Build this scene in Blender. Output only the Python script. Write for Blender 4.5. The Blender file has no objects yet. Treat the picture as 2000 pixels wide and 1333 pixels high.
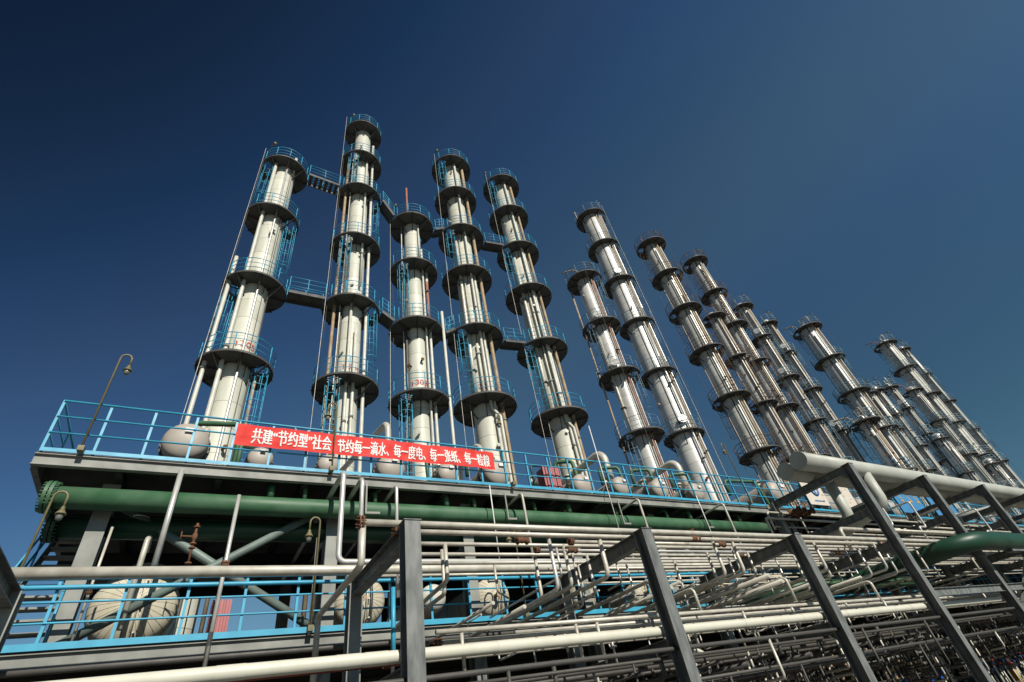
import bpy, math, random
from mathutils import Vector, Matrix

# ------------------------------------------------------------------ camera, world, sun, exposure
S = bpy.context.scene
COL = S.collection
rad = math.radians
CAM_Z = 1.6
cd = bpy.data.cameras.new("camera")
cam = bpy.data.objects.new("camera", cd)
COL.objects.link(cam)
cd.sensor_fit = 'HORIZONTAL'
cd.sensor_width = 36.0
cd.lens = 17.238
cd.clip_start = 0.05
cd.clip_end = 12000
RX = ((0.8646, -0.2032, -0.4596), (-0.4771, -0.6176, -0.6252), (-0.1568, 0.7598, -0.6309))
m = Matrix([list(r) for r in RX]).to_4x4()
m = m.to_quaternion().to_matrix().to_4x4()
m.translation = (0, 0, CAM_Z)
cam.matrix_world = m
S.camera = cam

SUN_EL, SUN_AZ = 37.0, 180.0          # azimuth clockwise from +Y: the sun stands behind the camera
w = bpy.data.worlds.new("World")
S.world = w
w.use_nodes = True
nt = w.node_tree
nt.nodes.clear()
out = nt.nodes.new('ShaderNodeOutputWorld')
bg = nt.nodes.new('ShaderNodeBackground')
sky = nt.nodes.new('ShaderNodeTexSky')
sky.sky_type = 'NISHITA'
sky.sun_disc = False
sky.sun_elevation = rad(SUN_EL)
sky.sun_rotation = rad(SUN_AZ)
sky.altitude = 0
sky.air_density = 1.0
sky.dust_density = 0.3
sky.ozone_density = 1.5
bg.inputs['Strength'].default_value = 0.07
# clear polarised sky: deepest blue high up on the left, away from the sun
tcw = nt.nodes.new('ShaderNodeTexCoord')
dp = nt.nodes.new('ShaderNodeVectorMath'); dp.operation = 'DOT_PRODUCT'
dp.inputs[1].default_value = (0.671, 0.122, -0.731)
nt.links.new(tcw.outputs['Generated'], dp.inputs[0])
mrw = nt.nodes.new('ShaderNodeMapRange')
mrw.inputs['From Min'].default_value = -1; mrw.inputs['From Max'].default_value = 1
nt.links.new(dp.outputs['Value'], mrw.inputs['Value'])
cr = nt.nodes.new('ShaderNodeValToRGB')
cr.color_ramp.interpolation = 'CARDINAL'
stops = [(-1, (.07, .13, .20)), (-.80, (.105, .19, .27)), (-.67, (.20, .33, .45)), (-.58, (.25, .44, .62)), (-.46, (.42, .59, .75)), (-.33, (.45, .70, .88)), (-.15, (.60, .85, .92)), (.0, (.66, .90, .91)), (.14, (.53, .78, .87)), (.40, (.40, .625, .66)), (1, (.4, .62, .66))]
el_ = cr.color_ramp.elements
el_[0].position = 0; el_[0].color = (*stops[0][1], 1)
el_[1].position = 1; el_[1].color = (*stops[-1][1], 1)
for d_, c_ in stops[1:-1]:
    q_ = el_.new((d_ + 1) / 2); q_.color = (*c_, 1)
nt.links.new(mrw.outputs[0], cr.inputs['Fac'])
mlw = nt.nodes.new('ShaderNodeMix'); mlw.data_type = 'RGBA'; mlw.blend_type = 'MULTIPLY'
mlw.inputs['Factor'].default_value = 1
nt.links.new(sky.outputs[0], mlw.inputs['A']); nt.links.new(cr.outputs[0], mlw.inputs['B'])
nt.links.new(mlw.outputs['Result'], bg.inputs['Color'])
nt.links.new(bg.outputs[0], out.inputs['Surface'])

sd = bpy.data.lights.new("sun", 'SUN')
sd.energy = 4.9
sd.angle = rad(0.5)
sd.color = (1.0, 0.945, 0.84)
sun = bpy.data.objects.new("sun", sd)
COL.objects.link(sun)
a, e = rad(SUN_AZ), rad(SUN_EL)
tosun = Vector((math.sin(a) * math.cos(e), math.cos(a) * math.cos(e), math.sin(e)))
sun.rotation_euler = (-tosun).to_track_quat('-Z', 'Y').to_euler()
sun.location = (0, -30, 40)

S.view_settings.view_transform = 'Standard'
S.view_settings.look = 'None'
S.view_settings.exposure = 0
S.view_settings.gamma = 1
S.view_settings.use_curve_mapping = False
S.cycles.max_bounces = 6
S.cycles.diffuse_bounces = 2
S.cycles.glossy_bounces = 3
S.cycles.caustics_reflective = False
S.cycles.caustics_refractive = False

rng = random.Random(7)

# ------------------------------------------------------------------ materials
def mat(name, base, rough=0.5, metal=0.0, base2=None, scale=2.0, detail=5, stretch=(1, 1, 1), lo=0.35, hi=0.7,
        rust=0.0, rust_scale=1.2, seam=0.0, bump=0.0, bscale=20.0, spec=0.5, seam_axis=2, dents=0.0):
    M = bpy.data.materials.new(name)
    M.use_nodes = True
    t = M.node_tree
    N, L = t.nodes, t.links
    p = N['Principled BSDF']
    p.inputs['Roughness'].default_value = rough
    p.inputs['Metallic'].default_value = metal
    p.inputs['Specular IOR Level'].default_value = spec
    tc = N.new('ShaderNodeTexCoord')
    mp = N.new('ShaderNodeMapping')
    mp.inputs['Scale'].default_value = stretch
    L.new(tc.outputs['Object'], mp.inputs['Vector'])
    nz = N.new('ShaderNodeTexNoise')
    nz.inputs['Scale'].default_value = scale
    nz.inputs['Detail'].default_value = detail
    L.new(mp.outputs[0], nz.inputs['Vector'])
    r = N.new('ShaderNodeMapRange')
    r.inputs['From Min'].default_value = lo
    r.inputs['From Max'].default_value = hi
    L.new(nz.outputs['Fac'], r.inputs['Value'])
    mx = N.new('ShaderNodeMix')
    mx.data_type = 'RGBA'
    b2 = base2 or tuple(c * 0.78 for c in base)
    mx.inputs['A'].default_value = (*base, 1)
    mx.inputs['B'].default_value = (*b2, 1)
    L.new(r.outputs[0], mx.inputs['Factor'])
    col = mx.outputs['Result']
    rr = N.new('ShaderNodeMapRange')
    rr.inputs['To Min'].default_value = max(0.05, rough - 0.1)
    rr.inputs['To Max'].default_value = min(1, rough + 0.15)
    L.new(nz.outputs['Fac'], rr.inputs['Value'])
    L.new(rr.outputs[0], p.inputs['Roughness'])
    if rust > 0:
        mp2 = N.new('ShaderNodeMapping')
        mp2.inputs['Scale'].default_value = (2.2, 2.2, 0.55)
        L.new(tc.outputs['Object'], mp2.inputs['Vector'])
        n2 = N.new('ShaderNodeTexNoise')
        n2.inputs['Scale'].default_value = rust_scale
        n2.inputs['Detail'].default_value = 9
        n2.inputs['Roughness'].default_value = 0.65
        L.new(mp2.outputs[0], n2.inputs['Vector'])
        r2 = N.new('ShaderNodeMapRange')
        r2.inputs['From Min'].default_value = 0.72 - rust * 0.35
        r2.inputs['From Max'].default_value = 0.80 - rust * 0.25
        r2.clamp = True
        L.new(n2.outputs['Fac'], r2.inputs['Value'])
        mx2 = N.new('ShaderNodeMix')
        mx2.data_type = 'RGBA'
        L.new(r2.outputs[0], mx2.inputs['Factor'])
        L.new(col, mx2.inputs['A'])
        mx2.inputs['B'].default_value = (0.17, 0.075, 0.03, 1)
        col = mx2.outputs['Result']
        if metal > 0:
            iv = N.new('ShaderNodeMath')
            iv.operation = 'MULTIPLY_ADD'
            L.new(r2.outputs[0], iv.inputs[0])
            iv.inputs[1].default_value = -metal
            iv.inputs[2].default_value = metal
            L.new(iv.outputs[0], p.inputs['Metallic'])
    if seam > 0:                       # cladding / weld seams every `seam` metres along the axis
        sx = N.new('ShaderNodeSeparateXYZ')
        L.new(tc.outputs['Object'], sx.inputs[0])
        dv = N.new('ShaderNodeMath'); dv.operation = 'DIVIDE'
        L.new(sx.outputs[seam_axis], dv.inputs[0]); dv.inputs[1].default_value = seam
        fr = N.new('ShaderNodeMath'); fr.operation = 'FRACT'
        L.new(dv.outputs[0], fr.inputs[0])
        lt = N.new('ShaderNodeMath'); lt.operation = 'LESS_THAN'
        L.new(fr.outputs[0], lt.inputs[0]); lt.inputs[1].default_value = 0.03 / seam
        fl = N.new('ShaderNodeMath'); fl.operation = 'FLOOR'
        L.new(dv.outputs[0], fl.inputs[0])
        wn = N.new('ShaderNodeTexWhiteNoise'); wn.noise_dimensions = '1D'
        L.new(fl.outputs[0], wn.inputs['W'])
        sc = N.new('ShaderNodeMapRange')
        sc.inputs['To Min'].default_value = 0.88; sc.inputs['To Max'].default_value = 1.06
        L.new(wn.outputs['Value'], sc.inputs['Value'])
        ml = N.new('ShaderNodeMath'); ml.operation = 'MULTIPLY_ADD'
        L.new(lt.outputs[0], ml.inputs[0]); ml.inputs[1].default_value = -0.5
        L.new(sc.outputs[0], ml.inputs[2])
        vm = N.new('ShaderNodeVectorMath'); vm.operation = 'SCALE'
        L.new(col, vm.inputs[0]); L.new(ml.outputs[0], vm.inputs['Scale'])
        col = vm.outputs[0]
    L.new(col, p.inputs['Base Color'])
    if bump > 0 or dents > 0:
        bp = N.new('ShaderNodeBump')
        bp.inputs['Strength'].default_value = bump or dents
        bp.inputs['Distance'].default_value = 0.01 if bump else 0.03
        n3 = N.new('ShaderNodeTexNoise')
        n3.inputs['Scale'].default_value = bscale
        n3.inputs['Detail'].default_value = 4
        L.new(tc.outputs['Object'], n3.inputs['Vector'])
        L.new(n3.outputs['Fac'], bp.inputs['Height'])
        L.new(bp.outputs[0], p.inputs['Normal'])
    return M

M = {}
M['cream'] = mat('cream_tower_paint', (0.66, 0.66, 0.565), 0.5, base2=(0.55, 0.545, 0.45), scale=1.6, stretch=(2.5, 2.5, 0.35), rust=0.10, seam=1.25, lo=0.42, hi=0.8)
M['creampipe'] = mat('cream_pipe_paint', (0.64, 0.63, 0.53), 0.45, base2=(0.56, 0.545, 0.44), scale=1.5, stretch=(2, 2, 0.4), rust=0.13, lo=0.45, hi=0.8)
M['greywhite'] = mat('grey_white_paint', (0.50, 0.515, 0.46), 0.45, base2=(0.40, 0.41, 0.36), scale=1.3, rust=0.05, dents=0.15, bscale=3)
M['whitepipe'] = mat('white_pipe_paint', (0.66, 0.66, 0.585), 0.42, base2=(0.54, 0.53, 0.45), scale=2.5, rust=0.08)
M['silver'] = mat('aluminium_cladding', (0.80, 0.80, 0.765), 0.36, 0.26, base2=(0.64, 0.63, 0.58), scale=1.2, stretch=(2, 2, 0.5), rust=0.12, seam=1.0, dents=0.35, bscale=2.2)
M['silver_dull'] = mat('weathered_aluminium_cladding', (0.74, 0.74, 0.70), 0.40, 0.2, base2=(0.55, 0.53, 0.47), scale=1.2, stretch=(2, 2, 0.5), rust=0.22, seam=1.0, dents=0.3, bscale=2.2)
M['whiteclad'] = mat('white_grey_cladding', (0.72, 0.73, 0.67), 0.42, 0.05, base2=(0.58, 0.58, 0.52), scale=1.2, rust=0.08, seam=1.3)
M['pipe'] = mat('galvanised_pipe', (0.64, 0.61, 0.53), 0.42, 0.18, base2=(0.44, 0.41, 0.34), scale=4, rust=0.12, rust_scale=2)
M['pipe_bright'] = mat('bright_aluminium_pipe', (0.72, 0.71, 0.67), 0.34, 0.4, base2=(0.52, 0.50, 0.46), scale=3, rust=0.05)
M['pipe_dark'] = mat('dark_and_shaded_pipe', (0.08, 0.076, 0.068), 0.55, 0.1, scale=4, rust=0.2)  # grey pipe darkened to carry shade low in the rack; also dark conduits
M['pipe_brown'] = mat('rusty_brown_pipe', (0.30, 0.20, 0.13), 0.65, 0.0, base2=(0.42, 0.37, 0.28), scale=3, rust=0.3)
M['pipe_tan'] = mat('tan_weathered_pipe', (0.42, 0.33, 0.21), 0.6, 0.0, base2=(0.30, 0.19, 0.10), scale=2.5, rust=0.3)
M['pipe_redbrown'] = mat('red_oxide_pipe', (0.30, 0.09, 0.06), 0.6, 0.0, base2=(0.34, 0.22, 0.16), scale=3, rust=0.25)
M['blue'] = mat('blue_rail_paint', (0.055, 0.39, 0.58), 0.42, base2=(0.04, 0.29, 0.46), scale=3, rust=0.10, rust_scale=3)
M['rail_rust'] = mat('rusty_rail', (0.16, 0.105, 0.075), 0.75, base2=(0.09, 0.07, 0.06), scale=5)
M['rail_grey'] = mat('weathered_blue_grey_rail', (0.14, 0.29, 0.39), 0.55, base2=(0.15, 0.17, 0.18), scale=3, rust=0.25)
M['plate'] = mat('dark_platform_plate', (0.085, 0.085, 0.08), 0.65, base2=(0.05, 0.048, 0.045), scale=2.5, rust=0.12, bump=0.2, bscale=14)
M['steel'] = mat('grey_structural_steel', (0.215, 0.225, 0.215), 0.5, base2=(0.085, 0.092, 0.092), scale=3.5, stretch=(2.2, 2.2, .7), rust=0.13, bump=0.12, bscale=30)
M['steel_lit'] = mat('sunlit_grey_painted_steel', (0.29, 0.295, 0.265), 0.55, base2=(0.17, 0.175, 0.16), scale=2, rust=0.17, bump=0.1, bscale=25)  # paler copy of the structural steel, sunlight put into its colour
M['steel_green'] = mat('grey_green_brace_paint', (0.17, 0.225, 0.20), 0.5, base2=(0.12, 0.15, 0.135), scale=2.5, rust=0.08)
M['dark'] = mat('near_black_steel', (0.035, 0.035, 0.034), 0.7, base2=(0.02, 0.02, 0.02), scale=2)  # near-black steel for under-deck girders, brackets, saddles and masts
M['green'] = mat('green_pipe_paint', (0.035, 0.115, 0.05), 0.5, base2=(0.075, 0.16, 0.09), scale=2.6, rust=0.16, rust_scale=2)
M['greendark'] = mat('dark_and_shaded_green_paint', (0.012, 0.06, 0.032), 0.42, base2=(0.009, 0.04, 0.022), scale=1.6, rust=0.06)
M['rust'] = mat('rusted_flange', (0.20, 0.085, 0.035), 0.8, base2=(0.10, 0.05, 0.03), scale=8, bump=0.3, bscale=40)
M['vessel'] = mat('grey_primer_vessel', (0.44, 0.395, 0.34), 0.5, base2=(0.35, 0.31, 0.27), scale=1.6, rust=0.16, rust_scale=1.5)
M['insul'] = mat('cream_insulation_cladding', (0.62, 0.58, 0.46), 0.5, base2=(0.50, 0.45, 0.33), scale=2, rust=0.07)
M['insul_seam'] = mat('dark_cladding_seam', (0.30, 0.25, 0.17), 0.7)
M['saddle'] = mat('red_oxide_saddle', (0.22, 0.045, 0.03), 0.65, scale=3)
M['pink'] = mat('faded_red_sheet', (0.46, 0.17, 0.175), 0.6, base2=(0.38, 0.12, 0.12), scale=3, stretch=(4, 4, .5), rust=0.1)
M['red'] = mat('red_banner_cloth', (0.80, 0.052, 0.040), 0.75, base2=(0.62, 0.028, 0.022), scale=1.8, stretch=(2, 1, 3))
M['redpaint'] = mat('red_stencil_paint', (0.50, 0.035, 0.03), 0.6, base2=(0.55, 0.25, 0.20), scale=9, lo=.5, hi=.6)
M['redpipe'] = mat('faded_red_vent_pipe', (0.42, 0.10, 0.06), 0.6, base2=(0.36, 0.16, 0.10), scale=3)
M['white'] = mat('white_lettering_paint', (0.82, 0.80, 0.77), 0.6, base2=(0.76, 0.74, 0.72))
M['khaki'] = mat('khaki_lamp_paint', (0.20, 0.175, 0.085), 0.5, base2=(0.13, 0.11, 0.055), scale=6, rust=0.15)
M['lampglass'] = mat('dusty_lamp_glass', (0.20, 0.20, 0.17), 0.2, base2=(0.13, 0.13, 0.11), scale=8)
M['yellow'] = mat('yellow_marking_paint', (0.70, 0.38, 0.02), 0.5, scale=4)
M['bluep'] = mat('blue_panel_paint', (0.06, 0.26, 0.50), 0.5, base2=(0.05, 0.20, 0.42))
M['bluesign'] = mat('blue_sign_paint', (0.03, 0.17, 0.45), 0.5)
M['board'] = mat('white_notice_board', (0.68, 0.63, 0.56), 0.5, base2=(0.62, 0.55, 0.45), scale=3)
M['orange'] = mat('faded_orange_print', (0.62, 0.30, 0.12), 0.6)
M['valveblue'] = mat('blue_valve_handle', (0.02, 0.09, 0.35), 0.5)
M['valvered'] = mat('red_valve_handle', (0.40, 0.03, 0.03), 0.5)
M['concrete'] = mat('weathered_concrete', (0.20, 0.19, 0.17), 0.9, base2=(0.13, 0.125, 0.115), scale=0.6, bump=0.3, bscale=12)
M['backdrop'] = mat('shade_dark_sheet', (0.055, 0.058, 0.058), 0.7, base2=(0.035, 0.037, 0.037), scale=0.7)  # deep shade painted as a very dark base colour

# ------------------------------------------------------------------ mesh builder
class MB:
    def __init__(s): s.v = []; s.f = []; s.sm = []
    def add(s, vs, fs, smooth=False):
        o = len(s.v)
        s.v.extend([tuple(x) for x in vs])
        s.f.extend([tuple(i + o for i in f) for f in fs])
        s.sm.extend([smooth] * len(fs))
    def box(s, c, size, ax=None):
        x, y, z = [q / 2 for q in size]
        ax = ax or (Vector((1, 0, 0)), Vector((0, 1, 0)), Vector((0, 0, 1)))
        c = Vector(c)
        vs = [c + ax[0] * (x * i) + ax[1] * (y * j) + ax[2] * (z * k) for k in (-1, 1) for j in (-1, 1) for i in (-1, 1)]
        s.add(vs, [(0, 2, 3, 1), (4, 5, 7, 6), (0, 1, 5, 4), (2, 6, 7, 3), (0, 4, 6, 2), (1, 3, 7, 5)])
        return s
    def bar(s, p0, p1, wd, ht, up=(0, 0, 1)):
        p0, p1 = Vector(p0), Vector(p1)
        d = (p1 - p0); ln = d.length; d.normalize()
        u = Vector(up)
        if abs(d.dot(u)) > 0.99: u = Vector((0, 1, 0))
        sx = d.cross(u).normalized(); u = sx.cross(d).normalized()
        return s.box((p0 + p1) / 2, (wd, ln, ht), (sx, d, u))
    def hsec(s, p0, p1, wd, ht, t=0.018, up=(0, 0, 1)):
        """H / I section: flanges of width wd, depth ht measured along `up`."""
        p0, p1 = Vector(p0), Vector(p1)
        d = (p1 - p0).normalized()
        u = Vector(up)
        sx = d.cross(u).normalized(); u = sx.cross(d).normalized()
        a, b, c = wd / 2, ht / 2, t / 2
        prof = [(-a, -b), (a, -b), (a, -b + t), (c, -b + t), (c, b - t), (a, b - t), (a, b), (-a, b), (-a, b - t), (-c, b - t), (-c, -b + t), (-a, -b + t)]
        n = 12
        K = max(1, math.ceil((p1 - p0).length / 5.0))
        vs = [p0.lerp(p1, k_ / K) + sx * x + u * y for k_ in range(K + 1) for x, y in prof]
        fs = [(k_ * n + i, k_ * n + (i + 1) % n, k_ * n + n + (i + 1) % n, k_ * n + n + i) for k_ in range(K) for i in range(n)]
        for o, rv in ((0, True), (K * n, False)):
            for q in ((0, 1, 2, 11), (11, 2, 3, 10), (10, 3, 4, 9), (9, 4, 5, 8), (8, 5, 6, 7)):
                qq = tuple(o + i for i in q)
                if q in ((11, 2, 3, 10), (9, 4, 5, 8)): continue
                fs.append(tuple(reversed(qq)) if rv else qq)
        s.add(vs, fs)
        return s
    def tube(s, pts, r, n=8, caps=True, closed=False):
        pts = [Vector(p) for p in pts]
        if not closed and not isinstance(r, (list, tuple)):      # no very long thin faces
            q = [pts[0]]
            for a_, b_ in zip(pts, pts[1:]):
                nseg = max(1, math.ceil((b_ - a_).length / 5.0))
                q += [a_.lerp(b_, i_ / nseg) for i_ in range(1, nseg + 1)]
            pts = q
        k = len(pts)
        T = []
        for i in range(k):
            if closed: d = pts[(i + 1) % k] - pts[i - 1]
            elif i == 0: d = pts[1] - pts[0]
            elif i == k - 1: d = pts[-1] - pts[-2]
            else: d = (pts[i + 1] - pts[i]).normalized() + (pts[i] - pts[i - 1]).normalized()
            T.append(d.normalized())
        ref = Vector((0, 0, 1)) if abs(T[0].z) < 0.9 else Vector((1, 0, 0))
        u = T[0].cross(ref).normalized()
        vs = []
        for i in range(k):
            u = (u - T[i] * u.dot(T[i])).normalized()
            wv = T[i].cross(u)
            rr = r[i] if isinstance(r, (list, tuple)) else r
            for j in range(n):
                an = 2 * math.pi * j / n
                vs.append(pts[i] + u * (math.cos(an) * rr) + wv * (math.sin(an) * rr))
        fs = []
        for i in range(k if closed else k - 1):
            a0, b0 = i * n, ((i + 1) % k) * n
            for j in range(n):
                fs.append((a0 + j, a0 + (j + 1) % n, b0 + (j + 1) % n, b0 + j))
        o = len(s.v)
        s.add(vs, fs, True)
        if caps and not closed:
            s.f.append(tuple(o + j for j in reversed(range(n)))); s.sm.append(False)
            s.f.append(tuple(o + (k - 1) * n + j for j in range(n))); s.sm.append(False)
        return s
    def ring(s, c, R, r, n=6, seg=36):
        c = Vector(c)
        return s.tube([c + Vector((math.cos(2 * math.pi * i / seg) * R, math.sin(2 * math.pi * i / seg) * R, 0)) for i in range(seg)], r, n, closed=True)
    def lathe(s, prof, c=(0, 0, 0), axis=(0, 0, 1), n=24, smooth=True):
        """prof: list of (radius, height along axis)."""
        c = Vector(c); d = Vector(axis).normalized()
        ref = Vector((0, 0, 1)) if abs(d.z) < 0.9 else Vector((1, 0, 0))
        u = d.cross(ref).normalized(); v = d.cross(u)
        vs = []
        if smooth:
            q = [prof[0]]
            for (r0_, h0_), (r1_, h1_) in zip(prof, prof[1:]):
                K = max(1, math.ceil(abs(h1_ - h0_) / 3.0))
                q += [(r0_ + (r1_ - r0_) * i_ / K, h0_ + (h1_ - h0_) * i_ / K) for i_ in range(1, K + 1)]
            prof = q
        for R, h in prof:
            for j in range(n):
                an = 2 * math.pi * j / n
                vs.append(c + d * h + u * (math.cos(an) * R) + v * (math.sin(an) * R))
        fs = []
        for i in range(len(prof) - 1):
            for j in range(n):
                fs.append((i * n + j, i * n + (j + 1) % n, (i + 1) * n + (j + 1) % n, (i + 1) * n + j))
        s.add(vs, fs, smooth)
        return s
    def disc(s, c, axis, R, n=24):
        c = Vector(c); d = Vector(axis).normalized()
        ref = Vector((0, 0, 1)) if abs(d.z) < 0.9 else Vector((1, 0, 0))
        u = d.cross(ref).normalized(); v = d.cross(u)
        s.add([c + u * (math.cos(2 * math.pi * j / n) * R) + v * (math.sin(2 * math.pi * j / n) * R) for j in range(n)], [tuple(range(n))])
        return s
    def mesh(s, name, m):
        me = bpy.data.meshes.new(name)
        me.from_pydata(s.v, [], s.f)
        me.polygons.foreach_set('use_smooth', s.sm)
        me.materials.append(m)
        me.update()
        return me
    def build(s, name, m, parent=None, label=None):
        o = bpy.data.objects.new(name, s.mesh(name, m))
        COL.objects.link(o)
        if parent: o.parent = parent
        if label: o['label'] = label
        return o

def fillet(pts, R, seg=5):
    pts = [Vector(p) for p in pts]
    o = [pts[0]]
    for i in range(1, len(pts) - 1):
        a, b, c = pts[i - 1], pts[i], pts[i + 1]
        d1, d2 = (a - b), (c - b)
        l1, l2 = d1.length, d2.length
        d1.normalize(); d2.normalize()
        ang = d1.angle(d2)
        if ang > 3.1: continue
        tl = min(R / math.tan(ang / 2), l1 * 0.48, l2 * 0.48)
        r = tl * math.tan(ang / 2)
        ctr = b + (d1 + d2).normalized() * (r / math.sin(ang / 2))
        s0, s1 = b + d1 * tl - ctr, b + d2 * tl - ctr
        tot = s0.angle(s1)
        for k in range(seg + 1):
            t = k / seg
            if tot < 1e-4: q = s0
            else: q = (s0 * math.sin((1 - t) * tot) + s1 * math.sin(t * tot)) / math.sin(tot)
            o.append(ctr + q)
    o.append(pts[-1])
    return o

def empty(name, loc=(0, 0, 0), label=None, cat=None, group=None, kind=None):
    o = bpy.data.objects.new(name, None)
    o.empty_display_size = 0.2
    COL.objects.link(o)
    o.location = loc
    return tag(o, label, cat, group, kind)
def tag(o, label=None, cat=None, group=None, kind=None):
    if label: o['label'] = label
    if cat: o['category'] = cat
    if group: o['group'] = group
    if kind: o['kind'] = kind
    return o
def link_copy(src, parent, name=None):
    c = src.copy(); COL.objects.link(c)
    if parent: c.parent = parent
    return c
ORD = ['first', 'second', 'third', 'fourth', 'fifth', 'sixth', 'seventh', 'eighth', 'ninth', 'tenth', 'eleventh', 'twelfth', 'thirteenth',
       'fourteenth', 'fifteenth', 'sixteenth', 'seventeenth', 'eighteenth', 'nineteenth', 'twentieth', 'twenty-first', 'twenty-second', 'twenty-third', 'twenty-fourth']

# ------------------------------------------------------------------ ground
g = MB()
g.add([(-3000, -3000, 0), (3000, -3000, 0), (3000, 3000, 0), (-3000, 3000, 0)], [(0, 1, 2, 3)])
tag(g.build('ground', M['concrete']), 'grey concrete yard under the plant', 'ground', kind='structure')

# ------------------------------------------------------------------ two-storey steel platform (Y = 11 is the face towards the camera)
FY, BY = 11.0, 19.0
ZU, ZL = 7.13, 3.88
XE = 110.0
XL = -3.0
up = empty('upper_platform', (XL, FY, 0), 'dark upper steel platform carrying the banner and grey vessels', 'platform')
def loc(o, root): o.matrix_parent_inverse = Matrix.Translation(-root.location); return o
COLX = [-1.8, 2.48, 5.89, 9.29] + [12.7 + 3.9 * i for i in range(25)]
loc(MB().box(((XL + XE) / 2, (FY + BY) / 2 + 0.06, ZU - 0.03), (XE - XL, BY - FY, 0.06)).build('deck_plate', M['plate'], up), up)
loc(MB().hsec((XL, FY + 0.06, ZU - 0.17), (XE, FY + 0.06, ZU - 0.17), 0.12, 0.22, 0.014).build('edge_beam', M['steel_lit'], up), up)
loc(MB().bar((XL + .05, FY + .14, ZU - 0.19), (XL + .05, BY, ZU - 0.19), 0.1, 0.26).build('edge_beam', M['steel'], up), up)
x = XL + 1.3
k = 0
while x < 70:
    loc(MB().hsec((x, FY + 0.14, ZU - 0.19), (x, BY - .05, ZU - 0.19), 0.12, 0.24, 0.012).build('cross_girder', M['dark'], up), up)
    x += 1.7 if x < 30 else 3.4
for yb in (13.2, 15.6, 18.2):
    loc(MB().hsec((XL + .1, yb, ZU - 0.50), (XE, yb, ZU - 0.50), 0.18, 0.36, 0.016).build('main_beam', M['dark'], up), up)
for i, cx in enumerate(COLX):
    if cx > XE: break
    for yc in (11.75, 17.6):
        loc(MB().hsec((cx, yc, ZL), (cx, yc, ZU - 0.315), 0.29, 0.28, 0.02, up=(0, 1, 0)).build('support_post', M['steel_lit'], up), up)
for (xa, xb) in ((-1.8, 2.48), (12.7, 16.6), (24.4, 28.3)):
    for za, zb in ((ZL + .1, ZU - .5), (ZU - .5, ZL + .1)):
        y = 11.62 if za < zb else 11.84
        loc(MB().tube([(xa, y, za), (xb, y, zb)], 0.085, 12).build('cross_brace', M['steel_green'], up), up)

lp = empty('lower_platform', (-6.5, FY, 0), 'grey lower steel platform with blue railing under the vessels', 'platform')
loc(MB().box(((-6.5 + XE) / 2, (FY + BY) / 2 + 0.06, ZL - 0.03), (XE + 6.5, BY - FY, 0.06)).build('deck_plate', M['plate'], lp), lp)
loc(MB().hsec((-6.5, FY + 0.06, ZL - 0.17), (XE, FY + 0.06, ZL - 0.17), 0.12, 0.22, 0.014).build('edge_beam', M['steel_lit'], lp), lp)
for yb in (11.4, 14.4, 18.0):
    loc(MB().hsec((-6.4, yb, ZL - 0.26), (XE, yb, ZL - 0.26), 0.18, 0.36, 0.016).build('main_beam', M['dark'], lp), lp)
for cx in COLX:
    if cx > XE: break
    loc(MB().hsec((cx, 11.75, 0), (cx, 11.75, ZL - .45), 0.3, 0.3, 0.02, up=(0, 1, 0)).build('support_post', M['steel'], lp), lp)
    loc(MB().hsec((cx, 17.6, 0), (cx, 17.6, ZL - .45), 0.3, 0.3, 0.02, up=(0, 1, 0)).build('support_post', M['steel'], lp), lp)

# added dark sheets standing in for deep shade between and below the platforms
wm = MB()
nx = int((XE - 4.6) / 0.2)
def corr(x0, x1, y, z0, z1, pitch=0.2):
    mb = MB(); n = int((x1 - x0) / pitch)
    vs, fs = [], []
    for i in range(n + 1):
        yy = y + (0.03 if i % 2 else 0)
        vs += [(x0 + i * pitch, yy, z0), (x0 + i * pitch, yy, z1)]
    for i in range(n): fs.append((2 * i, 2 * i + 2, 2 * i + 3, 2 * i + 1))
    mb.add(vs, fs)
    return mb
pr = empty('shade_backdrop', (5, 17.9, 0), 'added shade-dark corrugated wall behind the platform columns', 'screen')
loc(corr(-6.4, XE, 17.95, 0, ZL - .45).build('lower_backdrop', M['backdrop'], pr), pr)
loc(corr(7.0, XE, 17.95, ZL + .01, ZU - .7).build('upper_backdrop', M['backdrop'], pr), pr)
loc(corr(5.9, XE, 18.9, ZL + .01, ZU - .7).build('rear_backdrop', M['backdrop'], pr), pr)

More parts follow.
